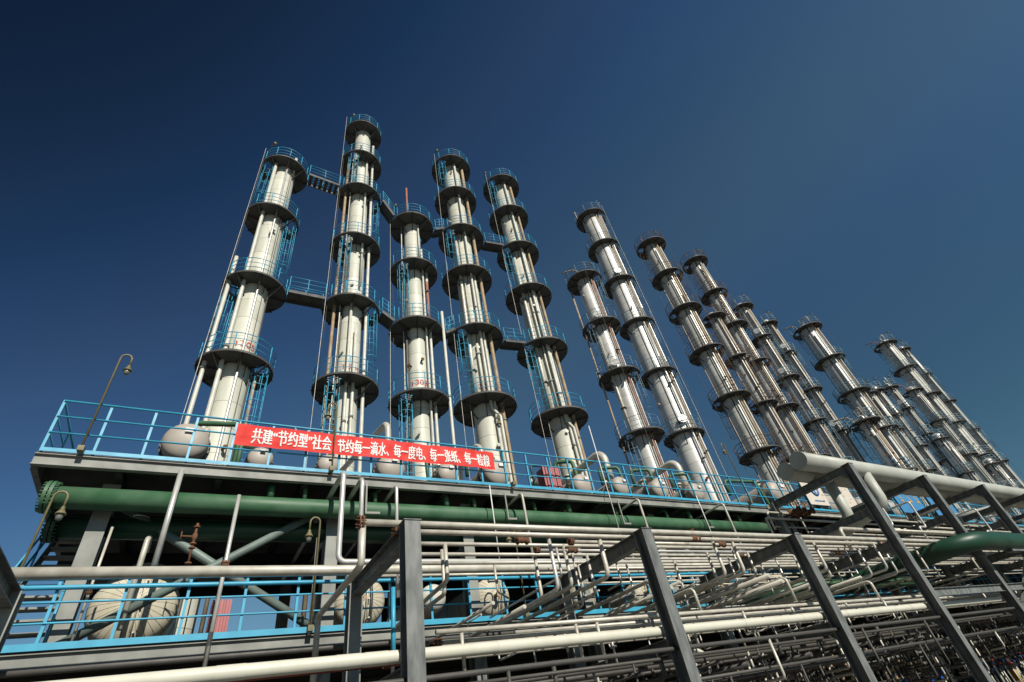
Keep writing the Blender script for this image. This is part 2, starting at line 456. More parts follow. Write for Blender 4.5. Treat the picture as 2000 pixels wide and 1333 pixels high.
# ------------------------------------------------------------------ guard railings
def railing(name, label, x0, x1, y, z, step, top=1.06, rails=(0.36, 0.71), r=0.022, kick=0.13, thick=None, side=None):
    t = empty(name, (x0, y, z), label, 'railing')
    loc(MB().tube([(x0, y, z + top), (x1, y, z + top)], r, 8).build('top_rail', M['blue'], t), t)
    for h in rails:
        loc(MB().tube([(x0, y, z + h), (x1, y, z + h)], r * 0.8, 6).build('mid_rail', M['blue'], t), t)
    nb_ = int((x1 - x0) / 4)
    tb = MB()
    tv = [(x0 + (x1 - x0) * i_ / nb_, y - .005 + yo, z - .03 + zo) for i_ in range(nb_ + 1) for yo, zo in ((0, 0), (.006, 0), (.006, kick), (0, kick))]
    tb.add(tv, [(4 * i_ + a_, 4 * i_ + (a_ + 1) % 4, 4 * i_ + 4 + (a_ + 1) % 4, 4 * i_ + 4 + a_) for i_ in range(nb_) for a_ in range(4)])
    loc(tb.build('toe_board', M['blue'], t), t)
    if thick:
        loc(MB().tube([(x0, y - .04, z + thick), (x1, y - .04, z + thick)], r * 1.7, 10).build('thick_rail', M['blue'], t), t)
    pm = MB().bar((0, 0, -0.03), (0, 0, top), 0.045, 0.045).mesh('railing_post', M['blue'])
    n = 0; x = x0
    while x <= x1 and n < 95:
        o = bpy.data.objects.new('railing_post', pm); COL.objects.link(o); o.parent = t
        o.location = (x - x0, 0.03, 0)
        x += step * (1 if n < 60 else 2); n += 1
    if side:
        loc(MB().tube([(x0, y, z + top), (x0, side, z + top)], r, 8).build('top_rail', M['blue'], t), t)
        for h in rails:
            loc(MB().tube([(x0, y, z + h), (x0, side, z + h)], r * 0.8, 6).build('mid_rail', M['blue'], t), t)
        for i in range(1, 6):
            o = bpy.data.objects.new('railing_post', pm); COL.objects.link(o); o.parent = t
            o.location = (0, (side - y) * i / 5.0, 0)
    return t
railing('guard_railing', 'bright blue guard railing along the upper platform edge', XL + .06, 100, FY - 0.02, ZU, 0.76, side=17, kick=.075)
railing('guard_railing', 'bright blue guard railing along the lower platform edge', -6.5, 100, FY - 0.02, ZL, 0.92, thick=0.85, rails=(0.34, 0.64), top=0.99, kick=.10)

# ------------------------------------------------------------------ distillation columns
YT = 21.5
def tower(label, az, tans, rd, rr, shell, railm, pipes, ladders, Y=YT, near=True, dome=0.0, number=None, name='distillation_tower', extras=(), nposts=11, platem='plate', lamp=None):
    azr = rad(az)
    d = Y / math.cos(azr)
    X = Y * math.tan(azr)
    root = empty(name, (X, Y, 0), label, 'tower', 'distillation columns of the plant')
    bv = Vector((-math.sin(azr), -math.cos(azr), 0)); rv = Vector((math.cos(azr), -math.sin(azr), 0))
    def at(phi, rho, z):
        q = bv * math.cos(rad(phi)) + rv * math.sin(rad(phi))
        return Vector((q.x * rho, q.y * rho, z))
    def ang(phi):
        q = at(phi, 1, 0); return math.atan2(q.y, q.x)
    zs = [CAM_Z + t * d for t in tans]
    R = rr
    ztop = zs[0]
    prof = [(R, 0), (R, ztop + 0.1)]
    if dome > 0:
        prof = [(R, 0), (R, ztop + dome * 0.55)] + [(R * math.cos(q), ztop + dome * 0.55 + dome * 0.45 * math.sin(q)) for q in (0.3, 0.6, 0.9, 1.2, 1.45)] + [(0.02, ztop + dome)]
    else:
        prof += [(R * .9, ztop + 0.22), (R * .5, ztop + .36), (0.02, ztop + .4)]
    MB().lathe(prof, n=36 if near else 24).build('shell', M[shell], root)
    rdl = rd if isinstance(rd, (list, tuple)) else [rd] * len(zs)
    # platforms
    lad_of = {}
    for (i, ph) in ladders: lad_of.setdefault(i, []).append(ph)
    brm = None
    for i, z in enumerate(zs):
        r = rdl[i]
        holes = [at(ph, r * 0.70, 0) for ph in lad_of.get(i, [])]
        seg = 72 if near else 36
        nr = 7 if holes else 1
        mb = MB()
        vs, fs = [], []
        radii = [R + 0.01 + (r - R - 0.01) * q / nr for q in range(nr + 1)]
        for zz in (z - 0.03, z + 0.02):
            for q in radii:
                for j in range(seg):
                    an = 2 * math.pi * j / seg
                    vs.append((q * math.cos(an), q * math.sin(an), zz))
        half = (nr + 1) * seg
        for q in range(nr):
            for j in range(seg):
                j2 = (j + 1) % seg
                cx = sum(vs[n_][0] for n_ in (q * seg + j, q * seg + j2, (q + 1) * seg + j, (q + 1) * seg + j2)) / 4
                cy = sum(vs[n_][1] for n_ in (q * seg + j, q * seg + j2, (q + 1) * seg + j, (q + 1) * seg + j2)) / 4
                if any((cx - h.x) ** 2 + (cy - h.y) ** 2 < 0.36 ** 2 for h in holes): continue
                fs.append((q * seg + j, (q + 1) * seg + j, (q + 1) * seg + j2, q * seg + j2)[::-1])
                fs.append((half + q * seg + j, half + (q + 1) * seg + j, half + (q + 1) * seg + j2, half + q * seg + j2))
        mb.add(vs, fs)
        # rim angle iron
        mb.lathe([(r - .004, z - 0.06), (r + .012, z - 0.06), (r + .012, z + 0.05), (r - .004, z + 0.05), (r - .004, z - 0.06)], n=seg, smooth=False)
        pf = mb.build('platform', M[platem], root)
        # railing: a sub-part
        rl = MB()
        tr = min(.034, max(.021, d * .0006))
        for h in (0.36, 0.71, 1.06):
            rl.ring((0, 0, z + h), r - 0.02, tr * (1 if h > 1 else 0.8), 5, 40 if near else 28)
        for j in range(nposts):
            an = 2 * math.pi * (j + 0.37) / nposts + i * 0.3
            p = Vector(((r - 0.02) * math.cos(an), (r - 0.02) * math.sin(an), z))
            rl.tube([p, p + Vector((0, 0, 1.06))], tr * 1.15, 5)
        rl.build('railing', M[railm], pf)
        # radial brackets: sub-parts
        nb = 8
        for j in range(nb):
            ph = 360 * j / nb + 4
            if near:
                b = MB()
                b.bar((R + .02, 0, z - 0.085), (r + 0.07, 0, z - 0.085), 0.05, 0.05)
                b.bar((r - .02, 0, z - 0.12), (R + .01, 0, z - 0.92), 0.06, 0.05)
                if brm is None or brm[1] != r:
                    brm = (b, r)
                o = b.build('bracket', M['dark'], pf)
                o.rotation_euler = (0, 0, ang(ph))
        if not near:
            b = MB()
            for j in range(nb):
                ph = 360 * j / nb + 4
                b.bar(at(ph, R + .02, z - .085), at(ph, r + .05, z - .085), .05, .05)
                b.bar(at(ph, r - .02, z - .12), at(ph, R + .01, z - .9), .06, .05)
            b.build('brackets', M['dark'], pf)
    # caged ladders between platforms: ladder i leads from platform i+1 (below) up through platform i
    for (i, ph) in ladders:
        zt = zs[i] + 0.9
        zb = zs[i + 1] + 0.05 if i + 1 < len(zs) else max(6.0, zs[i] - 6.5)
        r = rdl[min(i + 1, len(zs) - 1)]
        c = at(ph, r * 0.70, 0)
        u = c.normalized(); t = Vector((-u.y, u.x, 0))
        lm = M[railm]
        mb = MB()
        for sgn in (-1, 1):
            mb.tube([c - u * .30 + t * .19 * sgn + Vector((0, 0, zb)), c - u * .30 + t * .19 * sgn + Vector((0, 0, zt))], 0.022, 5)
        z = zb + .25
        while z < zt:
            mb.tube([c - u * .30 - t * .19 + Vector((0, 0, z)), c - u * .30 + t * .19 + Vector((0, 0, z))], 0.011, 4)
            z += 0.32
        lo = mb.build('caged_ladder', lm, root)
        cg = MB()
        zc0, zc1 = zb + 2.0, zs[i] - 0.12
        if zc1 - zc0 < 0.8: zc0 = zc1 - .8
        nh = max(2, int((zc1 - zc0) / 0.85) + 1)
        for q in range(nh):
            z = zc0 + (zc1 - zc0) * q / (nh - 1)
            cg.tube([c - u * .30 + t * .19 + Vector((0, 0, z))] + [c + (u * math.cos(rad(w_)) + t * math.sin(rad(w_))) * .35 + Vector((0, 0, z)) for w_ in (110, 75, 45, 15, -15, -45, -75, -110)] + [c - u * .30 - t * .19 + Vector((0, 0, z))], 0.017, 5)
        for w_ in (105, 52, 0, -52, -105):
            q = c + (u * math.cos(rad(w_)) + t * math.sin(rad(w_))) * .35
            cg.tube([q + Vector((0, 0, zc0)), q + Vector((0, 0, zc1))], 0.016, 5)
        cg.build('safety_cage', lm, lo)
    # risers
    for P in pipes:
        ph, rho, pr_, z0, z1, pm = P[:6]
        z0 = zs[-z0 - 1] if isinstance(z0, int) and z0 < 0 else z0
        pts = [at(ph, rho * R, z0), at(ph, rho * R, z1)]
        if len(P) > 6:                      # a dog-leg to another angle below height P[6]
            zk, ph2, rho2 = P[6]
            pts = [at(ph2, rho2 * R, z0), at(ph2, rho2 * R, zk - .55), at(ph, rho * R, zk), at(ph, rho * R, z1)]
        o = MB().tube(fillet(pts, 0.18), pr_, 12 if near else 8).build('riser_pipe', M[pm], root)
        if pr_ > 0.05:
            z = z0 + 2.3 + (abs(ph) % 7) * .3
            cnt = 0
            while z < z1 - 0.8 and cnt < (2 if shell == 'cream' else 3):
                if len(P) > 6 and z < P[6][0]:
                    z += 2.2; continue
                c = at(ph, rho * R, z); fm = MB()
                if cnt % 2 == 0:
                    cu = at(ph, 1, 0); tt = Vector((-cu.y, cu.x, 0))
                    fm.bar(c - cu * (rho * R - R), c + cu * (pr_ + .05), 0.05, 0.05)
                    fm.bar(c - tt * (pr_ + .09) - cu * .0 + Vector((0, 0, .06)), c + tt * (pr_ + .09) + Vector((0, 0, .06)), pr_ * 2.6, 0.06)
                else:
                    fm.lathe([(pr_ * .8, -.05), (pr_ * 1.45, -.05), (pr_ * 1.45, .05), (pr_ * .8, .05)], c, n=12, smooth=False)
                fm.build('pipe_clamp', M['steel' if shell == 'cream' else 'dark'], o)
                z += 6.3 + (rho * 10) % 2.0; cnt += 1
    xr = random.Random(int(az * 10))
    extras = list(extras)
    for q in range(len(zs)):
        zlow = zs[q + 1] if q + 1 < len(zs) else zs[q] - 6
        for _ in range(xr.choice((0, 1, 1)) if shell == 'cream' else xr.choice((1, 1, 2))):
            extras.append(('nozzle', xr.uniform(-55, 30), 0, zlow + (zs[q] - zlow) * xr.uniform(.3, .85), xr.uniform(.1, .24), 'whitepipe' if shell == 'cream' else xr.choice(('rust', 'pipe', 'pipe_dark'))))
        if shell != 'cream' and xr.random() < .35: extras.append(('manway', xr.uniform(-40, 25), 0, zlow + 1.0, .2, shell))
    for (kind, ph, rho, z, h, pm) in extras:
        if kind == 'vent':       # straight stub above the platform
            MB().tube([at(ph, rho * R, z), at(ph, rho * R, z + h)], 0.07, 10).build('vent_pipe', M[pm], root)
        elif kind == 'goose':    # curved vent
            a0 = at(ph, rho * R, z)
            side = -rv
            MB().tube([a0, a0 + Vector((0, 0, h * .55)), a0 + side * .15 + Vector((0, 0, h * .8)), a0 + side * .5 + Vector((0, 0, h * .97)), a0 + side * 1.0 + Vector((0, 0, h * 1.02)), a0 + side * 1.5 + Vector((0, 0, h))], 0.065, 8).build('vent_pipe', M[pm], root)
        elif kind == 'arch':     # hoop between the dome and a riser
            a0 = at(ph, 0.15 * R, z); a1 = at(ph, rho * R, z - 1.2)
            MB().tube(fillet([a0, Vector((a0.x, a0.y, z + h)), Vector((a1.x, a1.y, z + h)), a1], .4, 7), 0.08, 8).build('vent_pipe', M[pm], root)
        elif kind == 'mast':     # thin mast with a lamp
            a0 = at(ph, rho * R, z)
            q = at(ph + 90, 1, 0)
            MB().tube([a0, a0 + Vector((0, 0, h)), a0 + q * .18 + Vector((0, 0, h + .08)), a0 + q * .34 + Vector((0, 0, h - .1))], 0.025, 6).build('lamp_mast', M[pm], root)
            MB().lathe([(0.02, .1), (.05, .06), (.12, -.05), (.09, -.1), (.08, -.22), (.01, -.24)], a0 + q * .34 + Vector((0, 0, h - .2)), n=10).build('lamp', M['khaki'], root)
        elif kind == 'nozzle':   # short flanged branch on the shell
            a0 = at(ph, R * .95, z); a1 = at(ph, R + h, z)
            MB().tube([a0, a1], 0.06, 10).lathe([(.02, -.02), (.1, -.02), (.1, .03), (.02, .03)], a1, a1 - a0, 12, False).build('nozzle', M[pm], root)
        elif kind == 'manway':   # round bolted access door with its davit arm
            a0 = at(ph, R * .9, z); a1 = at(ph, R + h, z)
            MB().tube([a0, a1], 0.25, 20).lathe([(.02, -.01), (.33, -.01), (.33, .05), (.02, .05)], a1, a1 - a0, 22, False).build('manway', M[pm], root)
        elif kind == 'cable':    # long straight conduit outside the platforms
            MB().tube([at(ph, rho, z), at(ph, rho, z + h)], 0.013, 5).build('conduit', M[pm], root)
        elif kind == 'valve':
            a0 = at(ph, R + .12, z)
            MB().lathe([(.02, -.1), (.07, -.08), (.05, 0), (.07, .08), (.02, .1)], a0, (0, 0, 1), 8).tube([a0, at(ph, R - .05, z)], .03, 6).ring(a0 + Vector((0, 0, .2)), .08, .012, 4, 10).build('valve', M['rust'], root)
    if number:
        txt, z, ph, size = number
        tm = text_mesh(txt, size, offset=0.012)
        hw = max(v[0] for v in tm[0]) / 2
        vs = []
        for (x, y) in tm[0]:
            pa = ph + math.degrees((x - hw) / (R + .006))
            vs.append(at(pa, R + 0.006, z + y))
        mb = MB(); mb.add(vs, tm[1])
        mb.build('stencilled_number', M['redpaint'], root)
    return root, zs, at, X

def text_mesh(txt, size, offset=0.0, xs=1.0):
    c = bpy.data.curves.new('txt', 'FONT')
    c.body = txt; c.size = size; c.offset = offset; c.resolution_u = 3
    o = bpy.data.objects.new('txt', c); COL.objects.link(o)
    dg = bpy.context.evaluated_depsgraph_get(); dg.update()
    me = bpy.data.meshes.new_from_object(o.evaluated_get(dg))
    vs = [(v.co.x * xs, v.co.y) for v in me.vertices]
    fs = [tuple(p.vertices) for p in me.polygons]
    bpy.data.objects.remove(o); bpy.data.curves.remove(c); bpy.data.meshes.remove(me)
    return vs, fs

B = 6.0   # riser foot height (hidden behind the platform edge)
T = {}
def zt(az, t, Y=YT): return CAM_Z + t * Y / math.cos(rad(az))

# 1 - leftmost cream column
az = -1.0
z1, z2, z3, z4 = [zt(az, t) for t in (1.507, 1.252, .969, .721)]
T[1] = tower('leftmost cream column of the row, stencilled 305, with four platforms', az, (1.507, 1.252, .969, .721), (1.47, 1.51, 1.54, 1.62), .68, 'cream', 'blue',
    [(-72, 1.95, .095, B, z3 + 1.9, 'whitepipe'), (-40, 1.38, .10, B, z1 - .1, 'whitepipe'), (6, 1.32, .062, B, z1 - .3, 'pipe_bright'), (30, 1.12, .02, B, z1, 'pipe_dark'),
     (62, 1.45, .07, B, z4 - .2, 'pipe_brown'), (48, 1.25, .03, B, z3, 'pipe_dark'), (36, 1.2, .018, z3, z1, 'pipe_dark'), (42, 1.1, .09, z1 - .4, z1 + 1.6, 'whitepipe')],
    [(0, -80), (1, 75), (2, -100), (3, 68)], number=('T305', z4 + 1.0, 12, .52),
    extras=[('mast', -62, 1.9, z1, 2.2, 'dark'), ('cable', -58, 1.68, B, z1 + 1 - B, 'pipe'), ('cable', -66, 1.5, z4, z1 - z4, 'pipe_dark'), ('valve', 2, 0, z2 - 2.0, 0, 'rust'), ('nozzle', 20, 0, z4 - 4.4, .25, 'rust')])
# 2 - tallest on the left
az = 12.4
zz = [zt(az, t) for t in (1.894, 1.671, 1.467, 1.206, .951, .696)]
T[2] = tower('tall cream column second from the left, stencilled 304, highest of all in view', az, (1.894, 1.671, 1.467, 1.206, .951, .696), (1.46, 1.53, 1.53, 1.58, 1.60, 1.64), .61, 'cream', 'blue',
    [(0, 1.40, .078, B, zz[4], 'whitepipe'), (22, 1.40, .078, B, zz[4] - 1.9, 'whitepipe'), (62, 1.55, .09, B, zz[1] + 2.8, 'whitepipe'), (30, 1.35, .075, zz[3] - 4, zz[1] - .2, 'whitepipe'), (-60, 1.75, .09, B, zz[1] + .3, 'pipe_tan'), (-42, 1.5, .03, B, zz[1], 'pipe'), (-50, 1.2, .10, B, zz[3], 'pipe_dark')],
    [(1, -33), (2, 95), (3, -33), (4, 78), (5, -33)], number=('T304', zz[5] + 1.0, 18, .52),
    extras=[('mast', -60, 2.0, zz[0], 2.0, 'dark'), ('cable', -55, 1.72, B, zz[0] + 1 - B, 'pipe'), ('cable', -62, 1.5, zz[5], zz[1] - zz[5], 'pipe_dark'), ('cable', -68, 1.6, zz[4], 4, 'pipe_dark')])
# 3 - shorter, red vent on top
az = 22.1
zz = [zt(az, t) for t in (1.33, 1.11, .88, .652)]
T[3] = tower('shorter cream column with a tall red vent pipe on its top platform', az, (1.33, 1.11, .88, .652), (1.58, 1.60, 1.62, 1.66), .57, 'cream', 'blue',
    [(50, 1.38, .062, B, zz[0] - 3, 'whitepipe'), (72, 1.55, .085, B, zz[0] - 4, 'whitepipe'), (38, 1.3, .05, zz[1] + 1, zz[0] - .2, 'whitepipe'), (80, 2.95, .085, B, zz[2] + 1.5, 'whitepipe'), (-66, 1.45, .035, B, zz[0], 'whitepipe'), (-52, 1.3, .08, B, zz[1], 'pipe_dark'), (66, 1.6, .09, zz[2], zz[2] + 4.2, 'pipe_redbrown')],
    [(1, -38), (3, -38), (0, 160)], number=('T303', zz[3] + 1.0, 2, .52),
    extras=[('vent', -20, 1.4, zz[0], 4.3, 'redpipe'), ('mast', -75, 2.2, zz[0], 2.4, 'dark'), ('cable', -60, 1.74, B, zz[0] + 1 - B, 'pipe'), ('cable', -70, 1.45, zz[3], 9, 'pipe_dark'), ('nozzle', 22, 0, zz[2] - 2.6, .2, 'rust'), ('nozzle', -40, 0, zz[2] - 2.9, .2, 'rust'), ('vent', 40, 1.3, zz[0], .9, 'whitepipe')])
# 4
az = 30.9
zz = [zt(az, t) for t in (1.658, 1.456, 1.252, 1.059, .835, .621)]
T[4] = tower('fourth cream column from the left with a brown pipe up its right side', az, (1.658, 1.456, 1.252, 1.059, .835, .621), (1.76, 1.77, 1.78, 1.82, 1.83, 1.88), .74, 'cream', 'blue',
    [(22, 1.30, .09, B, zz[0] - .2, 'whitepipe', (zz[5] - .5, 48, 1.45)), (66, 1.45, .115, B, zz[0] - .6, 'pipe_tan'), (38, 1.25, .085, B, zz[3], 'whitepipe'), (-10, 1.15, .03, zz[4], zz[2], 'pipe'), (-28, 1.18, .12, zz[5], zz[2] - .3, 'pipe'), (4, 1.2, .08, zz[5], zz[4] - 1, 'whitepipe')],
    [(0, -38), (2, -38), (4, -38), (1, 150), (3, 150)], number=('T302', zz[5] + 1.0, 0, .52),
    extras=[('mast', -55, 2.0, zz[0], 2.4, 'dark'), ('cable', -42, 1.93, B, zz[0] + 1 - B, 'pipe'), ('cable', -36, 1.4, B, zz[5] - B, 'pipe'), ('valve', 0, 0, zz[0] - 1.4, 0, 'rust'), ('nozzle', -26, 0, zz[3] - 3, .15, 'rust')])
# 5
az = 40.3
zz = [zt(az, t) for t in (1.485, 1.308, 1.127, .946, .751, .549)]
T[5] = tower('fifth column from the left, last of the cream ones before the silver row', az, (1.485, 1.308, 1.127, .946, .751, .549), (1.76, 1.78, 1.80, 1.82, 1.83, 1.86), .75, 'cream', 'blue',
    [(26, 1.30, .085, B, zz[0] - .2, 'whitepipe', (zz[5] - .5, 44, 1.45)), (58, 1.42, .10, B, zz[0] - .8, 'pipe_tan'), (36, 1.2, .09, B, zz[2] + .5, 'whitepipe'), (-22, 1.16, .12, zz[5], zz[2] - .3, 'pipe'), (8, 1.2, .07, zz[5], zz[3] + 1, 'whitepipe')],
    [(0, -36), (2, -40), (4, -40), (1, 150), (3, 150)],
    extras=[('mast', -58, 2.0, zz[0], 2.2, 'dark'), ('cable', -35, 1.92, B, zz[0] + 1 - B, 'pipe'), ('cable', -28, 1.45, B, zz[5] - B, 'pipe'), ('valve', 4, 0, zz[1] - 2.4, 0, 'rust'), ('nozzle', 10, 0, zz[4] + 2.6, .15, 'rust')])
# 6 - short silver
az = 49.5
zz = [zt(az, t) for t in (.942, .770, .616, .457)]
T[6] = tower('short silver column with a bent vent and brown pipe on its left', az, (.942, .770, .616, .457), (1.60, 1.61, 1.62, 1.64), .69, 'silver', 'rail_grey',
    [(-80, 2.05, .075, B, zz[0] - .9, 'pipe_brown'), (46, 1.3, .075, B, zz[0] - .2, 'pipe_redbrown'), (30, 1.12, .03, B, zz[0], 'pipe'), (-35, 1.15, .10, zz[3], zz[1], 'pipe'), (62, 1.3, .045, B, zz[0], 'pipe')],
    [(0, 92), (1, -42), (2, 92), (3, -42)],
    extras=[('goose', -20, .8, zz[0], 1.6, 'pipe_tan'), ('cable', 15, 1.67, B, zz[0] + 1 - B, 'pipe_dark'), ('mast', 40, 1.9, zz[0], 1.5, 'dark')])
# 7 - tall silver
az = 54.2
zz = [zt(az, t) for t in (1.169, 1.029, .881, .733, .584, .430)]
T[7] = tower('tall bright silver column with wide mirror-like cladding beside the short one', az, (1.169, 1.029, .881, .733, .584, .430), (1.66, 1.66, 1.62, 1.60, 1.56, 1.54), .98, 'silver', 'rail_grey',
    [(36, 1.22, .085, B, zz[3] - .3, 'pipe_bright'), (52, 1.2, .075, B, zz[0] - .3, 'pipe_brown'), (66, 1.22, .07, B, zz[0] - .5, 'pipe_bright'), (40, 1.1, .04, zz[3], zz[0], 'pipe'), (5, 1.03, .025, zz[5], zz[0], 'pipe_dark'), (-60, 1.1, .03, B, zz[2], 'pipe_dark')],
    [(0, 88), (1, 88), (2, 88), (3, 88), (4, 88)],
    extras=[('vent', -70, 1.45, zz[0], 1.9, 'pipe_brown'), ('mast', 65, 1.5, zz[0], 2.0, 'rail_grey'), ('cable', 72, 1.72, B, zz[0] + 1 - B, 'pipe'), ('cable', 66, 1.95, B, zz[2] - B, 'pipe_dark'), ('vent', 15, .5, zz[0], 1.1, 'whitepipe')])

def generic(i, label, az, tans, rd, R, shell, railm, seed, Y=YT, dome=.9, extra=(), lad=(-70, 80), npipe=3, pm=None):
    r_ = random.Random(seed)
    pm = pm or (('pipe_bright', 'pipe_tan', 'pipe') if seed < 15 else ('whitepipe', 'pipe_bright', 'pipe'))
    n = len(tans)
    zz = [zt(az, t, Y) for t in tans]
    pp = []
    for q in range(npipe):
        pp.append((34 + 17 * q + r_.uniform(-5, 5), 1.22 + .1 * r_.random(), r_.uniform(.055, .1), B, zz[0] - r_.uniform(.2, 1.5) + (1.2 if q == 1 else 0), pm[q % len(pm)]))
    pp.append((12 + r_.uniform(-6, 6), 1.05, .03, B, zz[0], 'pipe_dark'))
    pp.append((-62, 1.25, .05, B, zz[min(1, n - 1)], 'pipe_brown' if seed < 15 else 'whitepipe'))
    pp.append((75, 1.3, .04, B, zz[0], 'pipe_dark'))
    lads = []
    for q in range(n): lads.append((q, lad[q % 2] + r_.uniform(-6, 6)))
    ex = [('cable', 70, rd * 1.08, B, zz[0] + 1.2 - B, 'pipe_dark'), ('cable', -55, rd * 1.04, B, zz[0] - B, 'pipe_dark'), ('mast', 60, 1.6, zz[0], 1.9, 'dark')] + list(extra)
    T[i] = tower(label, az, tans, rd, R, shell, railm, pp, lads, Y=Y, near=i in (8, 9, 13), dome=dome, extras=ex, nposts=10, platem='plate')
    return T[i]
def ext(ts, k=3):
    ts = list(ts); st = (ts[0] - ts[-1]) / (len(ts) - 1)
    for _ in range(k):
        if ts[-1] - st > 0.16: ts.append(ts[-1] - st)
    return ts
generic(8, 'tall pale column with rusty railings, first behind the bright silver pair', 60.8, (.956, .834, .716, .591, .469, .346), 1.72, .76, 'whiteclad', 'rail_rust', 8, extra=[('vent', -40, 1.1, zt(60.8, .956), 1.5, 'redpipe')], dome=.4)
generic(10, 'short silver column squeezed behind the tall rusty-railed pale one', 63.55, ext((.665, .547, .432)), 1.3, .54, 'silver_dull', 'rail_rust', 10)
generic(9, 'tall silver column with yellowish pipe right of the pale rusty-railed column', 65.0, ext((.833, .721, .620, .517, .409), 1), 1.55, .66, 'silver', 'rail_rust', 9, pm=('pipe_tan', 'pipe_bright', 'pipe'))
generic(11, 'slim silver column with white dome, shorter, left of the twin', 67.05, ext((.654, .564, .461, .363), 1), 1.3, .56, 'silver', 'rail_grey', 11)
generic(12, 'slim silver column with a tall thin mast, right of the twin', 68.5, ext((.588, .509, .421, .331), 1), 1.12, .48, 'silver_dull', 'rail_grey', 12)
generic(13, 'dull silver column topped by an arched pipe, standing clear of others', 71.6, ext((.536, .458, .383), 1), 1.88, 1.0, 'silver_dull', 'rail_grey', 13, extra=[('arch', 40, 1.3, zt(71.6, .536) + .8, .9, 'pipe_tan'), ('goose', -50, 1.2, zt(71.6, .536), 1.4, 'pipe_tan')])
generic(14, 'short silver column in front with a hooked vent on its left', 70.9, ext((.330, .236)), 1.45, .58, 'silver', 'rail_grey', 14, Y=18.9, extra=[('arch', 30, 1.3, zt(70.9, .33, 18.9) + .8, .8, 'pipe_brown'), ('goose', -60, 1.5, zt(70.9, .33, 18.9), 1.2, 'pipe_tan')])
generic(17, 'silver column half hidden behind the short hooked-vent one', 72.66, ext((.372, .299, .226)), 1.1, .52, 'silver_dull', 'rail_grey', 17)
generic(15, 'narrow silver column behind, third from the clear-standing dull one', 73.4, ext((.371, .322, .263)), 1.0, .48, 'silver_dull', 'rail_grey', 15)
generic(16, 'silver column with hooped vent and blue-grey railings before the far pale group', 74.5, ext((.366, .324, .275, .231), 1), 1.05, .5, 'silver', 'rail_grey', 16, extra=[('arch', 30, 1.3, zt(74.5, .366) + .8, .8, 'pipe')])
generic(19, 'shorter pale painted column with a red vent in the far group', 75.85, ext((.345, .287, .227)), 1.35, .72, 'whiteclad', 'rail_grey', 19, npipe=2, extra=[('goose', -30, 1.1, zt(75.85, .345), 1.6, 'redpipe')])
generic(18, 'tall pale painted column with hooped top in the far group', 76.55, ext((.437, .383, .328, .274, .219), 1), 1.75, .98, 'whiteclad', 'rail_grey', 18, npipe=2, extra=[('arch', 30, 1.2, zt(76.55, .437) + .8, .9, 'whitepipe'), ('goose', -40, 1.0, zt(76.55, .437), 1.4, 'redpipe')])
generic(20, 'slim far column at the right end of the whole row', 77.45, ext((.415, .361, .308, .257, .204)), 1.15, .52, 'whiteclad', 'rail_grey', 20)
generic(21, 'small silver column low in front of the far pale group', 76.9, ext((.205, .165)), 1.0, .6, 'silver', 'rail_grey', 21, Y=20.0)
generic(22, 'short narrow silver column beside the hooped-vent silver one', 75.1, ext((.262, .205)), 1.0, .6, 'silver', 'rail_grey', 22, Y=20.4)

# ------------------------------------------------------------------ catwalks between columns
def catwalk(label, ta, tb, za, zb, ra, rb, open_=False):
    A = Vector((T[ta][3], YT, za)); Bp = Vector((T[tb][3], YT, zb))
    d = (Bp - A); dh = Vector((d.x, d.y, 0)).normalized()
    p0 = A + dh * (ra + .03); p1 = Bp - dh * (rb + .03)
    off = Vector((0, -.35, 0))
    p0 += off; p1 += off
    t = empty('catwalk', p0, label, 'walkway', 'catwalks between the columns')
    q0, q1 = Vector((0, 0, 0)), p1 - p0
    dd = (q1 - q0)
    sd_ = Vector((0, 1, 0))
    for s in (-1, 1):
        MB().bar(q0 + sd_ * .42 * s + Vector((0, 0, -.08)), q1 + sd_ * .42 * s + Vector((0, 0, -.08)), .05, .2).build('stringer', M['plate'], t)
    if open_:
        n = max(4, int(dd.length / .34))
        mb = MB()
        for i in range(n):
            c = q0 + dd * ((i + .5) / n)
            mb.box(c, (.22, .78, .03))
        mb.build('treads', M['plate'], t)
    else:
        MB().bar(q0, q1, .78, .03).build('walk_plate', M['plate'], t)
    for s in (-1, 1):
        mb = MB()
        for h in (.36, .71, 1.06):
            mb.tube([q0 + sd_ * .43 * s + Vector((0, 0, h)), q1 + sd_ * .43 * s + Vector((0, 0, h))], .02, 5)
        n = max(2, int(dd.length / .8))
        for i in range(n + 1):
            c = q0 + dd * (i / n) + sd_ * .43 * s
            mb.tube([c - Vector((0, 0, .1)), c + Vector((0, 0, 1.06))], .024, 5)
        mb.build('railing', M['blue'], t)
def Z(i, k): return T[i][1][k]
catwalk('stepped catwalk joining the leftmost column top to the tallest column', 1, 2, Z(1, 0), Z(2, 2), 1.47, 1.53, True)
catwalk('lower catwalk joining the leftmost column and the tallest column', 1, 2, Z(1, 2), Z(2, 4), 1.54, 1.6)
catwalk('upper catwalk sloping from the tallest column to the red-vent column', 2, 3, Z(2, 2), Z(3, 0), 1.53, 1.58)
catwalk('lower catwalk from the tallest column to the red-vent column', 2, 3, Z(2, 4), Z(3, 2), 1.6, 1.62, True)
catwalk('short upper catwalk from the red-vent column to the fourth column', 3, 4, Z(3, 0), Z(4, 2), 1.58, 1.78)
catwalk('short lower catwalk from the red-vent column to the fourth column', 3, 4, Z(3, 2), Z(4, 4), 1.62, 1.83)
catwalk('upper catwalk between the fourth and fifth cream columns', 4, 5, Z(4, 2), Z(5, 2), 1.78, 1.8)
catwalk('lower catwalk between the fourth and fifth cream columns', 4, 5, Z(4, 4), Z(5, 4), 1.83, 1.83)

